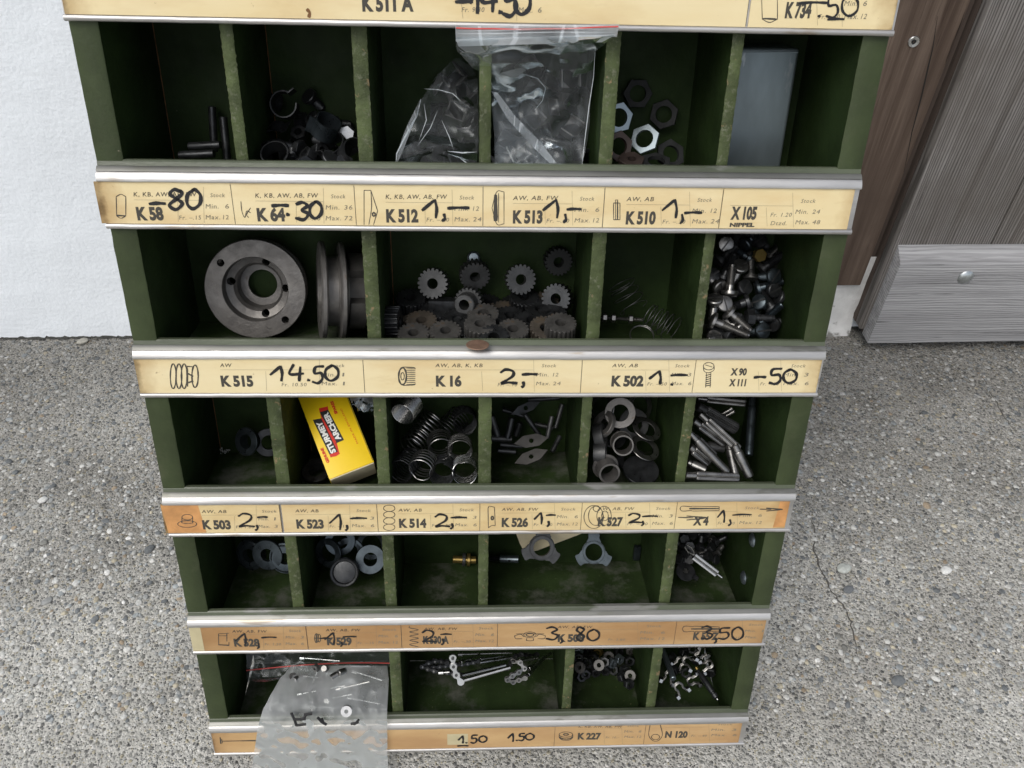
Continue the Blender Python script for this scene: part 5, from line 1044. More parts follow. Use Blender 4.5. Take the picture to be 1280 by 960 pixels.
# ---- third row, third bin: coil springs
cg = 'coil springs in the third bin of the third row'
cs = m_coil(.0100, .00062, 5, .0036, mat('spring_steel', (.36, .355, .35), .3, 1.0, var=.2, vscale=100)); cs2 = m_coil(.0098, .0005, 8, .0030, M_BLACK); cs3 = m_coil(.0098, .0006, 5, .0038, M_BRIGHT)
put('tight_coil_spring', m_coil(.0096, .00055, 16, .00112, M_BRIGHT), 4, 503, 518, .01, (.35, .9, .12), 0, 'tightly wound bright coil high at the left of the spring bin', 'spring', cg, d=.040)
for me, x, y, d_, ax, lab in [
    (cs, 525, 588, .020, (.22, .95, .02), 'long open spring lying toward the back, front left of the spring bin'),
    (cs3, 581, 592, .020, (-.03, .97, -.22), 'bright spring standing open end out at the front right of the spring bin'),
    (cs, 575, 565, .040, (-.02, .97, -.15), 'spring right of centre showing two bright rings'),
    (cs, 551, 562, .045, (-.1, .95, .0), 'spring with wide rings in the middle of the spring bin'),
    (cs2, 582, 530, .075, (-.1, .95, -.2), 'dark spring at the back right of the spring bin'),
    (cs2, 552, 594, .020, (.05, .9, -.2), 'dark spring low in front of the middle of the spring bin'),
    (cs, 513, 560, .060, (.5, .75, .3), 'loosely wound spring leaning on the left divider of the spring bin'),
    (cs2, 500, 590, .026, (.4, .9, .0), 'dark spring low at the left divider of the spring bin'),
    (cs, 527, 540, .075, (.6, .6, .5), 'spring with slanted bright turns behind the tight coil'),
    (cs2, 555, 540, .080, (.5, .5, .3), 'dark spring lying crosswise at the back of the spring bin')]:
    put('coil_spring', me, 4, x, y, .01, ax, RNG.uniform(0, 6), lab, 'spring', cg, d=d_)
# ---- third row, fourth bin: flat keys and pins
def m_key(mt, w_=.0052, l_=.030):
    poly = [(-l_/2, 0), (-l_*.2, w_), (l_*.2, w_), (l_/2, .0), (l_*.2, -w_), (-l_*.2, -w_)]; mb = MB(); n_ = 24
    import bisect
    def rad(a):
        dx, dy = math.cos(a), math.sin(a); best = 1e9
        for p, q in zip(poly, poly[1:]+poly[:1]):
            ex_, ey_ = q[0]-p[0], q[1]-p[1]; den = dx*ey_-dy*ex_
            if abs(den) < 1e-12: continue
            t = (p[0]*ey_-p[1]*ex_)/den; u = (p[0]*dy-p[1]*dx)/den
            if t > 0 and -1e-6 <= u <= 1+1e-6: best = min(best, t)
        return best
    mb.ring(lambda i: rad(2*math.pi*i/48+1e-4), .0020, -.0008, .0008, 48, ch=.0001); return mb.mesh('axle_key', mt, 25)
ky = m_key(M_SOOTY); ky2 = m_key(M_BLACK, .004, .028)
kg = 'axle keys and pins in the fourth bin of the third row'
put('axle_key', ky, 4, 664, 551, .002, (.1, -.75, .7), .1, 'pointed flat key with a hole, upper one lying on the shelf', 'key', kg, d=.055)
put('axle_key', ky, 4, 664, 571, .002, (-.1, -.6, .8), .5, 'pointed flat key with a hole, lower one nearest the lip', 'key', kg, d=.046)
put('axle_key', ky2, 4, 657, 510, .002, (.2, -.9, .4), .3, 'dark flat key with a hole high in the fourth bin, third row', 'key', kg, d=.082)
for i, (a, b, da, db) in enumerate([((614, 520), (622, 545), .07, .066), ((640, 522), (634, 548), .07, .064), ((656, 518), (675, 545), .074, .068), ((690, 520), (684, 548), .076, .068), ((625, 556), (653, 558), .058, .058), ((622, 563), (645, 565), .05, .05), ((614, 548), (640, 549), .066, .066), ((700, 545), (690, 565), .07, .06), ((628, 512), (655, 520), .088, .086), ((703, 505), (694, 535), .088, .08), ((660, 500), (700, 497), .09, .09), ((645, 545), (650, 528), .078, .08), ((668, 530), (692, 535), .086, .084)]):
    seg('round_key', lambda L_: m_pin(.0028 if i in (0, 1, 6, 11) else .0021, L_, M_BLACK if i % 3 else M_GEAR), 4, a, b, da, db, '%s round pin %s of the key bin, third row' % ('dark' if i % 3 else 'grey', spot((a[0]+b[0])/2, (a[1]+b[1])/2, 612, 708, 495, 575)), 'pin', kg)
# ---- third row, fifth bin: bushings and washers
wg = 'bushings and washers in the fifth bin of the third row'
def m_bush(ro, ri, L_, fl, mt): mb = MB(); mb.lathe([(ri, 0), (ro, 0), (ro, L_), (fl, L_), (fl+.0005, L_+.0005), (fl, L_+.0018), (ri, L_+.0018)], 44); return mb.mesh('bushing', mt, 35)
put('thick_washer', m_ring(.0128, .0072, .0035, M_CAST), 4, 775, 516, .01, (-.1, -.9, .4), 0, 'broad grey ring facing out, topmost in the bushing bin', 'washer', wg, d=.055)
link('bushing', m_bush(.0088, .0072, .012, .0105, M_CAST), None, 'flanged bushing pointing its open end out at the front left of its bin', 'bushing', wg, mw=CAB @ axis_mat(at(762, 592, .016), (-.12, .95, -.1)))
link('bushing', m_bush(.0086, .0074, .013, .0088, M_CAST), None, 'plain open bushing behind the flanged one in the bushing bin', 'bushing', wg, mw=CAB @ axis_mat(at(779, 557, .034), (.05, .93, -.3)))
put('washer_cup', m_ring(.0150, .0001, .003, M_BLACK), 4, 801, 588, .002, (.05, -.35, .93), 0, 'dark solid disc lying on the shelf in the bushing bin', 'disc', wg, d=.035)
for x, y, d_, ax, me, lab in [(808, 536, .06, (.3, -.3, .9), m_ring(.0130, .0080, .0012, M_STEEL), 'thin washer edge on, upper one at the right of the bushing bin'),
    (806, 560, .05, (.3, -.35, .9), m_ring(.0130, .0080, .0012, M_STEEL), 'thin washer edge on, lower one at the right of the bushing bin'),
    (792, 530, .068, (.2, -.8, .5), m_ring(.0135, .0075, .002, M_GEAR), 'grey washer partly behind the broad ring in the bushing bin'),
    (755, 530, .05, (-.8, -.3, .6), m_ring(.0115, .0070, .004, M_CAST), 'thick ring leaning on the left divider of the bushing bin'),
    (750, 545, .045, (.9, -.2, .3), m_ring(.0105, .0070, .008, M_GEAR), 'short tube on edge at the left divider of the bushing bin'),
    (750, 566, .036, (.95, -.2, .1), m_ring(.0095, .0065, .010, M_GEAR), 'grey sleeve lying level left of the open bushing'),
    (765, 545, .06, (.2, -.4, .8), m_ring(.0120, .0060, .002, M_BLACK), 'dark washer lying under the broad ring in the bushing bin'),
    (800, 508, .08, (.5, -.7, .4), m_ring(.0135, .0090, .0012, M_STEEL), 'thin washer at the back right of the bushing bin'),
    (752, 510, .075, (-.7, -.6, .5), m_ring(.0130, .0090, .0014, M_STEEL), 'thin bright edged washer at the back left of the bushing bin'),
    (790, 575, .05, (0, -.3, .95), m_ring(.0130, .0070, .002, M_BLACK), 'dark washer lying under the discs in the bushing bin')]:
    put('washer', me, 4, x, y, .01, ax, 0, lab, 'washer', wg, d=d_)
# ---- third row, sixth bin: knurled pins
pg = 'knurled pins in the last bin of the third row'
for a, b, da, db, dia, r, lab in [((857, 594), (923, 597), .0125, .0125, False, .0035, 'ribbed pin lying level along the front of the pin bin'),
    ((861, 540), (909, 590), .03, .018, True, .0033, 'diamond knurled pin running down to the right in the pin bin'),
    ((875, 517), (923, 561), .045, .030, False, .0036, 'ribbed pin with a bright neck at the top of the pin bin heap'),
    ((918, 556), (937, 596), .028, .018, True, .0040, 'knurled pin with rounded end at the front right of the pin bin'),
    ((911, 555), (919, 594), .04, .02, True, .0035, 'knurled pin standing behind the front ribbed one in the pin bin'),
    ((941, 494), (936, 569), .07, .032, True, .0035, 'bluish knurled pin leaning upright by the right side of the pin bin'),
    ((872, 498), (932, 504), .075, .07, False, .0032, 'pin lying crosswise at the top back of the pin bin'),
    ((872, 508), (920, 536), .060, .058, False, .0052, 'thick dark knurled pin under the top pin of the pin bin'),
    ((867, 526), (906, 554), .045, .04, False, .0038, 'ribbed pin second below the bright necked one in the pin bin'),
    ((862, 558), (886, 578), .03, .028, False, .0042, 'short ribbed pin by the divider in the pin bin'),
    ((880, 557), (905, 560), .045, .045, True, .0042, 'pin lying level half buried in the middle of the pin bin'),
    ((860, 578), (882, 588), .026, .02, True, .0036, 'pin end showing low by the divider in the pin bin'),
    ((895, 525), (917, 512), .078, .078, False, .003, 'small pin pointing up at the back of the pin bin'),
    ((868, 545), (893, 570), .042, .034, False, .0034, 'dark ribbed pin between the two long ones in the pin bin')]:
    seg('knurled_pin', lambda L_: m_knurl(r, L_, M_BLUE if 'bluish' in lab else (M_GEAR if 'dark' in lab or 'buried' in lab else M_STEEL), .2, dia), 4, a, b, da, db, lab, 'pin', pg)
# ---- fourth row
def m_kring(ro, ri, w_, mt, fine=True):
    mb = MB(); n_ = 120; mb.ring(lambda i: ro*(1 if i % 2 else .975), ri, 0, w_, n_, ch=.0001); mb.lathe([(ri, -.0012), (ro*.80, -.0012), (ro*.86, -.0004), (ro*.93, 0), (ri, .0001)], 60); return mb.mesh('knurled_ring', mt, 25)
lg = 'knurled rings in the first bin of the fourth row'
link('knurled_ring', m_kring(.0145, .0065, .005, M_BLUE), None, 'leftmost and rearmost knurled ring of the fourth row', 'ring', lg, mw=CAB @ axis_mat(at(312, 694, .070), (.35, .85, -.25)))
link('knurled_ring', m_ring(.0145, .0062, .004, M_BLUE, .0006), None, 'smooth grey ring between the knurled ones in the fourth row', 'ring', lg, mw=CAB @ axis_mat(at(335, 693, .062), (.2, .9, -.25)))
link('knurled_ring', m_kring(.0145, .0055, .005, M_BLUE), None, 'knurled ring half hidden behind the first divider of the fourth row', 'ring', lg, mw=CAB @ axis_mat(at(356, 698, .058), (.15, .9, -.3)))
rg_ = 'steel rings in the second bin of the fourth row'
for x, y, d_, ax, me, lab in [(425, 676, .070, (.1, -.9, .35), m_ring(.0135, .0075, .003, M_BLUE), 'ring standing highest in the second bin of the fourth row'),
    (411, 691, .064, (-.4, -.8, .3), m_ring(.0135, .0080, .003, M_BLUE), 'ring turned left behind the dark cup, fourth row'),
    (463, 699, .062, (.05, -.8, .5), m_ring(.0132, .0062, .0040, M_BLUE), 'ring at the right divider of the second bin, fourth row'),
    (464, 681, .074, (.3, -.7, .6), m_ring(.0135, .009, .002, M_BLUE), 'thin ring behind the right one in the second bin, fourth row'),
    (437, 690, .070, (-.1, -.9, .3), m_ring(.0140, .0085, .0025, M_BLUE), 'ring behind and above the dark cup, fourth row')]:
    put('steel_ring', me, 5, x, y, .01, ax, 0, lab, 'ring', rg_, d=d_)
mb = MB(); mb.lathe([(0, .002), (.006, .0022), (.0095, .0028), (.0105, .0006), (.0120, 0), (.0128, .0006), (.0128, .006), (0, .006)], 44, closed=False); link('dust_cup', mb.mesh('dust_cup', M_BLACK, 35), None, 'dark shallow cup with a fine rim in front of the rings, fourth row', 'cup', mw=CAB @ axis_mat(at(430, 716, .045), (0, .85, -.5)))
KB_ = empty('brass_key', 'short brass pin with steel collar lying at the back of the third bin, fourth row', 'pin')
pa, pb = at(566, 699, .085), at(595, 700, .085); mb = MB(); mb.cyl(.0035, 0, (pb-pa).length, 20, ch=.0004); link('brass_rod', mb.mesh('brass_rod', M_BRASS, 35), KB_, mw=axis_mat(pa, pb-pa))
for t, r_ in ((.009, .0062), (.0135, .0062)): mb = MB(); mb.ring(r_, .0034, 0, .003, 24, ch=.0003); link('collar', mb.mesh('collar', M_BRASS if t > .01 else M_GEAR, 35), KB_, mw=axis_mat(pa+(pb-pa).normalized()*t, pb-pa))
AX = empty('axle_tube', 'short steel tube with a cross hole lying behind the divider, fourth row', 'tube'); pa, pb = at(612, 698, .088), at(648, 699, .084)
mb = MB(); mb.lathe([(.0015, .01), (.0033, .01), (.0036, .0103), (.0036, (pb-pa).length), (.0015, (pb-pa).length)], 24); link('tube', mb.mesh('tube', M_ZINC, 35), AX, mw=axis_mat(pa, pb-pa))
mb = MB(); pr = [(0, 0)]
for i in range(10): pr += [(.0026, .001*i+.0002), (.0021, .001*i+.0006)]
pr += [(.0026, .0101), (0, .0101)]; mb.lathe(pr, 16, closed=False); link('thread', mb.mesh('thread', M_BLACK, 30), AX, mw=axis_mat(pa, pb-pa))
mb = MB(); mb.cyl(.0012, -.0001, .0004, 14); link('cross_hole', mb.mesh('cross_hole', M_BOXK, 30), AX, mw=axis_mat(pa+(pb-pa)*.68+Vector((0, -.0034, .0006)), (0, -1, .2)))
def m_driver(mt, rin=.0080, rb=.0112, rt=.0180):
    def ro(i):
        a = (i/120*3) % 1.0; c = abs(a-.5)*2
        if c < .26: return rt
        if c < .32: return rt*.97
        if c < .50: return rt*.80-(c-.32)*.012
        if c < .56: return rb+.0012
        return rb
    mb = MB(); mb.ring(ro, rin, -.0009, .0009, 120, ch=.0002); mb.ring(rb*.93, rin, .0009, .0022, 48, ch=.0003); return mb.mesh('lug_ring', mt, 25)
DR = m_driver(M_BLUE)
link('three_lug_ring', m_driver(M_GEAR, .0078, .0120, .0190), None, 'three lugged ring standing before the cream paper in the wide bin', 'lug ring', 'three lugged rings in the wide bin of the fourth row', mw=CAB @ axis_mat(at(677, 684, .062), (.1, -.85, .4)) @ Matrix.Rotation(math.radians(18), 4, 'Z'))
link('three_lug_ring', DR, None, 'three lugged ring leaning on the back board right of the cream paper', 'lug ring', 'three lugged rings in the wide bin of the fourth row', mw=CAB @ axis_mat(at(742, 690, .080), (-.05, -.8, .55)) @ Matrix.Rotation(math.radians(30), 4, 'Z'))
pp = [at(644, 664, .078), at(730, 655, .090), at(727, 667, .090), at(672, 688, .080), at(656, 691, .077), at(650, 680, .077)]
mb = MB(); mb.add(pp+[p+Vector((0, .0006, 0)) for p in pp], [tuple(range(6)), tuple(range(11, 5, -1))]+[(i, (i+1) % 6, 6+(i+1) % 6, 6+i) for i in range(6)]); link('cream_card', mb.mesh('cream_card', M_CREAM, 0), None, 'cream paper scrap behind the left three lugged ring, fourth row', 'paper', mw=CAB)
mb = MB(); p = at(796, 691, .092); mb.box((-.0032, -.002, -.008), (.0032, .002, .008)); link('blue_steel_strip', bevelled(mb.mesh('blue_steel_strip', M_BLUE, 0), .0005), None, 'small bluish metal strip standing in the back right corner, fourth row wide bin', 'strip', mw=CAB @ Matrix.Translation(p))
# bolts of the last bin
hb = m_bolt(.0042, .0034, .0026, .012, M_BLACK, hexa=True); hb2 = m_bolt(.0040, .0036, .0026, .011, M_STEEL, hexa=True)
hg = 'small hexagon bolts heaped in the last bin of the fourth row'
for i, (x, y, d_) in enumerate([(855, 672, .075), (866, 670, .085), (878, 672, .085), (889, 674, .084), (862, 682, .07), (875, 683, .072), (888, 685, .07), (897, 690, .072), (884, 695, .062), (893, 699, .066), (858, 692, .062), (852, 684, .07), (870, 694, .066), (868, 664, .09), (884, 664, .092), (850, 700, .055), (862, 700, .058), (895, 677, .08)]):
    put('hex_bolt', hb2 if i in (3, 7, 12) else hb, 5, x, y, .01, (RNG.uniform(-1, 1), -RNG.uniform(.2, 1), RNG.uniform(-.2, .9)), RNG.uniform(0, 6), '%s hexagon bolt %s of the heap, last bin of the fourth row' % ('bright' if i in (3, 7, 12) else 'dark', spot(x, y, 848, 900, 662, 704)), 'bolt', hg, d=d_)
CV = empty('clevis_pin', 'bright ribbed clevis pin with a wire loop lying over the dark bolts', 'clevis pin'); pa, pb = at(867, 695, .045), at(896, 717, .036)
mb = MB(); nn_ = 40
mb.ring(lambda i: .0034*(1 if i % 2 else .88), .0005, 0, (pb-pa).length, nn_, ch=.0002); link('ribbed_body', mb.mesh('ribbed_body', M_BRIGHT, 25), CV, mw=axis_mat(pa, pb-pa))
mb = MB(); mb.cyl(.0014, 0, .006, 14, ch=.0003); link('tip', mb.mesh('tip', M_BRIGHT, 35), CV, mw=axis_mat(pb, pb-pa))
mb = MB(); mb.tube([at(*q, .043) for q in [(867, 694), (860, 690), (856, 684), (859, 681), (864, 684), (867, 689), (868, 694)]], .0006, 6); link('wire_loop', mb.mesh('wire_loop', M_BRIGHT), CV)
RP = empty('lug_plate', 'dark round plate with a lug lying at the front of the bolt bin, fourth row', 'plate')
mb = MB(); mb.ring(.0088, .0022, -.0008, .0008, 36, ch=.0002); mb.prism([(-.0025, .007), (.0025, .007), (.0018, .0125), (-.0018, .0125)], -.0008, .0008); link('plate', mb.mesh('plate', M_BLACK, 30), RP, mw=axis_mat(at(857, 715, .046), (0, -.4, .9)) @ Matrix.Rotation(math.radians(-125), 4, 'Z'))
mb = MB(); mb.cyl(.0024, 0, .0012, 6); link('hex_pip', mb.mesh('hex_pip', M_STEEL, 30), RP, mw=axis_mat(at(857, 714, .045), (0, -.4, .9)))
for px_, py_, lab in ((941, 675, 'upper round bolt head on the inner right side of the fourth row'), (930, 722, 'lower round bolt head on the inner right side of the fourth row')):
    r_ = cray(px_, py_); t = (.4829-CP.x)/r_.x; p = CP+r_*t
    mb = MB(); mb.lathe([(0, .003), (.0025, .0028), (.005, .0018), (.0062, .0004), (.0062, 0), (0, 0)], 28, closed=False)
    link('side_bolt_head', mb.mesh('side_bolt_head', M_ZINC, 40), RACK, mw=axis_mat(p, (-1, 0, 0)))
# ---- bottom row, first bin: two bags
BB = empty('zip_bag', 'small clear bag with a red zip line at the back of the bottom left bin', 'plastic bag')
link('bag_film', film_mesh([(308, 812, .070), (309, 848, .055), (320, 852, .05)], [(488, 812, .075), (488, 832, .06), (470, 842, .05)], 60, 20, .005, 36, 31, M_FILM, 'bag_film', .2), BB)
mb = MB(); mb.tube([at(308+180*i/20, 838-8*math.sin(math.pi*i/30)-.1*i, .058) for i in range(21)], .0006, 5); link('red_line', mb.mesh('red_line', M_REDL), BB)
FB = empty('hanging_bag', 'milky plastic bag with black pen marks hanging over the bottom strip', 'plastic bag')
lf = [(366, 832, .034), (350, 848, .022), (338, 868, .010), (329, 886, .000), (325, 899, -.0045), (322, 912, -.0065), (318, 935, -.006), (315, 962, -.006), (312, 990, -.008)]
rt = [(484, 832, .036), (486, 848, .024), (485, 868, .012), (484, 886, .001), (484, 900, -.0045), (484, 912, -.0065), (484, 935, -.006), (485, 962, -.006), (486, 990, -.008)]
link('bag_film', film_mesh(lf, rt, 80, 100, .0050, 30, 41, M_FILM2, 'bag_film', .12), FB)
link('bag_film', film_mesh([(p[0]+4, p[1], p[2]+.009 if p[1] < 880 else p[2]+.0025) for p in lf[:4]], [(p[0]-2, p[1], p[2]+.009 if p[1] < 880 else p[2]+.0025) for p in rt[:4]], 50, 60, .0020, 26, 44, M_FILM, 'bag_film', .2), FB)
fb = lambda x, y: 230+x/4.267
def bagd(y):
    for a, b in zip(lf, lf[1:]):
        if a[1] <= y <= b[1]: return a[2]+(b[2]-a[2])*(y-a[1])/(b[1]-a[1])
    return 0
def bagink(pts, w_):
    mb = MB(); P = [at(230+x/4.267, 790+y/4.267, bagd(790+y/4.267)-.0045) for x, y in pts]
    vs = []; q = w_
    mb.tube(P, q, 6); link('pen_mark', mb.mesh('pen_mark', M_MARK), FB)
for pts in ([(572, 432), (590, 470), (600, 500)], [(600, 498), (650, 492)], [(590, 466), (650, 464)], [(640, 440), (684, 436)], [(620, 470), (640, 455), (655, 440)], [(712, 455), (735, 480), (760, 494)], [(735, 462), (745, 490)], [(890, 490), (915, 486), (932, 468)], [(905, 492), (930, 480)]): bagink(pts, .0012)
def toggle(a, b, da, db, lab, n=.0, grp=None):
    o = empty('toggle_chain', lab, 'toggle rod', group=grp); p, q = at(*a, da), at(*b, db); L_ = (q-p).length
    mb = MB(); mb.cyl(.0011, 0, L_, 12, ch=.0002); link('rod', mb.mesh('rod', M_BRIGHT, 35), o, mw=axis_mat(p, q-p))
    mb = MB(); mb.cyl(.0025, 0, .005, 16, ch=.0003); link('nipple', mb.mesh('nipple', M_BRIGHT, 35), o, mw=axis_mat(p, q-p)); return o
bgp = 'thin rods in the milky bag of the bottom left bin'
toggle((375, 822), (425, 826), .068, .064, 'bright rod with a round nipple above the red line of the back bag')
for a, b, da, db in [((372, 868), (432, 857), 0.026, 0.026), ((420, 862), (462, 852), 0.025, 0.028), ((434, 872), (475, 880), 0.026, 0.022), ((378, 845), (410, 848), 0.034, 0.034), ((440, 838), (478, 850), 0.034, 0.031), ((400, 875), (440, 868), 0.025, 0.025), ((392, 852), (398, 836), 0.034, 0.036)]:
    toggle(a, b, da, db, 'thin bright rod %s inside the milky bag, bottom left bin' % spot((a[0]+b[0])/2, (a[1]+b[1])/2, 385, 462, 840, 878), grp=bgp)
sn = m_pin(.0030, .007, M_STEEL); sd2 = m_ring(.0036, .0014, .004, M_GEARL)
for i, (x, y) in enumerate([(375, 875), (392, 878), (402, 873), (410, 874), (400, 865), (388, 860), (402, 850), (427, 840), (380, 858), (372, 848), (395, 835), (406, 836), (410, 866), (418, 845), (366, 846)]):
    put('small_nut', sn if i % 2 else sd2, 6, x, y, .01, (RNG.uniform(-1, 1), -.6, RNG.uniform(-.3, .8)), 0, 'tiny bright nut %s of the parts inside the milky bag' % spot(x, y, 364, 430, 832, 880), 'nut', 'tiny nuts in the milky bag', d=.024-.00046*(y-850))
link('domed_nut', m_bush(.0036, .0018, .004, .0050, M_BRIGHT), None, 'bright round collar nut at the bottom right of the bag contents', 'nut', mw=CAB @ axis_mat(at(434, 887, .0035), (0, -.8, .5)))
# ---- bottom row, wide bin: chains and rods
def chain(pts, depth, lab, r=.0020, mt=M_STEEL, grp=None, rod=None):
    o = empty('indicator_chain', lab, 'chain', group=grp); P = [at(x, y, d) for (x, y), d in zip(pts, depth)]
    pr = catmull([(p.x, p.z) for p in P], 14); L_ = 0; out = [pr[0]]
    for a, b in zip(pr, pr[1:]):
        if (b-out[-1]).length >= r*2.25: out.append(b)
    n_ = len(out)
    def dd(i): t = i/(max(1, n_-1))*(len(P)-1); j = min(int(t), len(P)-2); return P[j].y+(P[j+1].y-P[j].y)*(t-j)
    Q = [Vector((q.x, dd(i), q.y)) for i, q in enumerate(out)]
    for i, (a, b) in enumerate(zip(Q, Q[1:])):
        u = (b-a); l_ = u.length; u.normalize(); n2 = Vector((0, -.94, .34)); n2 = (n2-u*n2.dot(u)).normalized(); s2 = n2.cross(u)
        M_ = Matrix(((u.x, s2.x, n2.x, a.x), (u.y, s2.y, n2.y, a.y), (u.z, s2.z, n2.z, a.z), (0, 0, 0, 1))); mb = MB(); off = .0013 if i % 2 else .0008
        prof = [(r*math.cos(t_), r*math.sin(t_)) for t_ in [math.pi/2+math.pi*j/6 for j in range(7)]]; prof += [(l_*.5, -r*.45)]; prof += [(l_+r*math.cos(t_), r*math.sin(t_)) for t_ in [-math.pi/2+math.pi*j/6 for j in range(7)]]; prof += [(l_*.5, r*.45)]
        mb.prism(prof, off, off+.0005); mb.prism(prof, -off-.0005, -off); mb.cyl(r*.42, -.002, .0024, 10, mi=1); link('link', mb.mesh('link', [mt, M_GEAR if mt is not M_BLACK else M_STEEL], 25), o, mw=M_)
    if rod:
        a, b, da, db = rod; p, q = at(*a, da), at(*b, db); mb = MB(); mb.cyl(.0020, 0, (q-p).length, 16, ch=.0003); link('rod', mb.mesh('rod', M_BRIGHT, 35), o, mw=axis_mat(p, q-p))
    return o
chain([(566, 822), (568, 838), (576, 852)], (.030, .026, .022), 'bright chain end with three links hanging at the end of the front rod', .0034, M_BRIGHT, rod=((578, 851), (638, 834), .024, .034))
chain([(576, 844), (545, 842), (526, 838), (524, 832), (545, 826), (562, 828)], (.03, .036, .04, .045, .05, .05), 'dark chain curling at the left end of the rods', .0024, M_BLACK, rod=((575, 845), (632, 831), .03, .045))
chain([(634, 835), (645, 822), (655, 832), (648, 838), (634, 846), (640, 852), (652, 848), (660, 846)], (.05, .05, .046, .042, .038, .036, .036, .036), 'chain curled in a loop at the right end of the rods', .0026, M_STEEL, rod=((660, 844), (680, 822), .04, .07))
chain([(640, 824), (650, 818), (664, 822), (675, 818)], (.07, .07, .072, .076), 'dark chain lying behind the curled one in the wide bottom bin', .0024, M_BLACK, rod=((640, 828), (672, 822), .06, .07))
chain([(535, 834), (560, 832), (580, 830), (600, 826)], (.06, .06, .062, .064), 'dark chain lying flat behind the left curl of chain', .0022, M_BLACK, rod=((600, 828), (650, 820), .06, .074))
for a, b, da, db, lab in [((572, 818), (640, 816), .080, .085, 'thin rod lying level behind the chains in the wide bottom bin'), ((575, 828), (600, 818), .055, .075, 'short thin rod rising to the right behind the bright chain end'), ((600, 824), (662, 816), .07, .085, 'long thin rod crossing behind the loop of chain'), ((660, 836), (690, 816), .05, .08, 'thin rod pointing up right beyond the chain loop'), ((548, 841), (562, 840), .034, .034, 'short bright rod piece at the far left of the chains')]:
    toggle(a, b, da, db, lab)
# ---- bottom row, third bin: domed nuts
dn = m_bush(.0042, .0022, .0035, .0052, M_GEARL); dn2 = m_nut(.009, .0026, .0055, M_BLACK); dn3 = m_nut(.0085, .0026, .005, M_GEARL); dn4 = m_nut(.0088, .0026, .0055, M_BRASS); dn5 = m_nut(.0088, .0026, .0055, M_ZINC)
ng = 'small nuts in the third bin of the bottom row'
for i, (x, y, d_, me) in enumerate([(723, 814, .08, dn5), (735, 816, .085, dn2), (748, 815, .085, dn4), (760, 819, .075, dn), (773, 814, .085, dn2), (788, 813, .085, dn3), (724, 822, .07, dn2), (727, 834, .05, dn), (736, 829, .06, dn2), (749, 831, .055, dn), (756, 828, .06, dn2), (765, 829, .062, dn5), (774, 824, .07, dn5), (787, 826, .07, dn2), (781, 838, .055, dn2), (788, 844, .048, dn), (786, 855, .036, dn2), (778, 846, .045, dn2), (742, 822, .072, dn2), (732, 842, .05, dn2), (744, 840, .055, dn2), (757, 838, .06, dn2), (768, 838, .06, dn2), (726, 846, .05, dn2)]):
    lab = {748: 'brassy brown nut at the top of the bottom row nut heap', 760: 'bright open nut facing out at the top of the bottom row nut heap', 786: 'dark nut lying lowest and apart at the right of the nut heap'}.get(x) or ('%s small nut %s of the nut heap, bottom row' % ('dark' if me is dn2 else 'bright', spot(x, y, 720, 792, 811, 858)))
    uniq = x in (748, 760, 786)
    put('small_nut', me, 6, x, y, .01, (RNG.uniform(-.7, .7), -RNG.uniform(.5, 1), RNG.uniform(.0, .9)) if x != 760 else FACE, RNG.uniform(0, 6), lab, 'nut', None if uniq else (ng+(' (dark)' if me is dn2 else ' (bright)')), d=d_)
# ---- bottom row, last bin: cable clamps, rods
cgp = 'bright cable clamps in the last bin of the bottom row'
def clamp(x, y, d_, ang, lab, g=None):
    M_bd = M_STEEL; o = empty('cable_clamp', lab, 'clamp', group=g); b_ = at(x, y, d_); T = Matrix.Translation(b_) @ axis_mat((0, 0, 0), FACE) @ Matrix.Rotation(ang, 4, 'Z')
    mb = MB(); P = [(-.004, .0045, 0), (-.001, .0035, 0), (.001, .0028, 0), (.0035, .004, 0), (.0065, .0025, 0), (.007, 0, 0), (.0065, -.0025, 0), (.0035, -.004, 0), (.001, -.0028, 0), (-.001, -.0035, 0), (-.004, -.0045, 0)]
    for zz in (-.0016, 0, .0016): mb.tube([(p[0], p[1], zz) for p in P], .0009, 6)
    link('band', mb.mesh('band', M_bd, 50), o, mw=T)
    for s_ in (-1, 1): link('nut', m_clampnut, o, mw=T @ Matrix.Translation((-.004, .0062*s_, 0)) @ Matrix.Rotation(math.pi/2, 4, 'X'))
m_clampnut = m_nut(.0056, .001, .0035, M_BRIGHT)
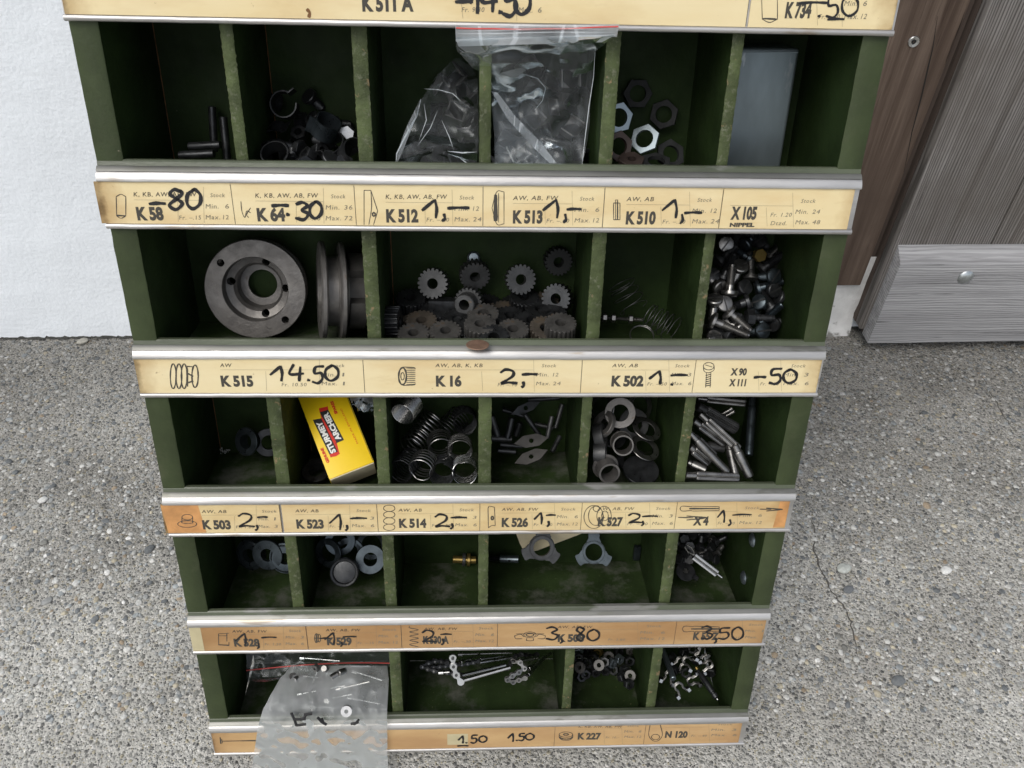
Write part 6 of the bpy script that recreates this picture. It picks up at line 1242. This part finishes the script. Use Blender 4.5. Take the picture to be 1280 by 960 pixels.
for x, y, d_, a_, lab in [(851, 862, .022, 2.2, 'clamp with two square nuts nearest the front of the bottom right bin'), (862, 828, .050, 2.6, 'bright clamp with square nuts highest at the middle of the bottom right bin'), (835, 848, .040, 1.2, 'clamp turned sideways against the left divider of the bottom right bin'), (868, 850, .045, 3.4, 'dark loop clamp right of the front clamp in the bottom right bin'), (882, 832, .05, .4, 'clamp nuts at the right of the bottom right heap'), (848, 830, .06, .9, 'clamp behind the leaning rod in the bottom right bin'), (876, 818, .072, 4.0, 'clamp at the back of the bottom right bin')]:
    clamp(x, y, d_, a_, lab, None)
seg('grey_rod', lambda L_: m_pin(.0028, L_, M_ZINC), 6, (828, 812), (842, 849), .068, .03, 'dull grey rod leaning from the divider into the bottom right bin', 'rod')
BRD = empty('black_spindle', 'black spindle with a bright tip lying in the front of the bottom right bin', 'spindle'); pa, pb = at(872, 837, .045), at(896, 873, .020); L_ = (pb-pa).length
mb = MB(); mb.lathe([(0, 0), (.0012, .0002), (.0014, L_*.12), (.0030, L_*.2), (.0030, L_*.78), (.0022, L_*.8), (.0022, L_*.84), (.0030, L_*.86), (.0028, L_*.97), (0, L_)], 20, closed=False); link('body', mb.mesh('body', M_BLACK, 35), BRD, mw=axis_mat(pa, pb-pa))
mb = MB(); mb.cyl(.0013, 0, .002, 12, ch=.0003); link('tip', mb.mesh('tip', M_BRIGHT, 35), BRD, mw=axis_mat(pb, pb-pa))
mb = MB(); mb.cyl(.0016, 0, .003, 12, ch=.0003); link('neck', mb.mesh('neck', M_BRASS, 35), BRD, mw=axis_mat(pa-(pb-pa).normalized()*.0028, pb-pa))
for i, (x, y, d_) in enumerate([(840, 822, .075), (855, 816, .085), (870, 826, .07), (858, 842, .05), (842, 838, .055), (880, 824, .07), (866, 812, .088), (888, 840, .052)]):
    put('small_nut', dn2, 6, x, y, .01, (RNG.uniform(-1, 1), -RNG.uniform(.2, 1), RNG.uniform(-.2, .9)), 0, 'dark nut %s of the clamps in the bottom right bin' % spot(x, y, 838, 890, 810, 845), 'nut', 'dark nuts among the clamps', d=d_)
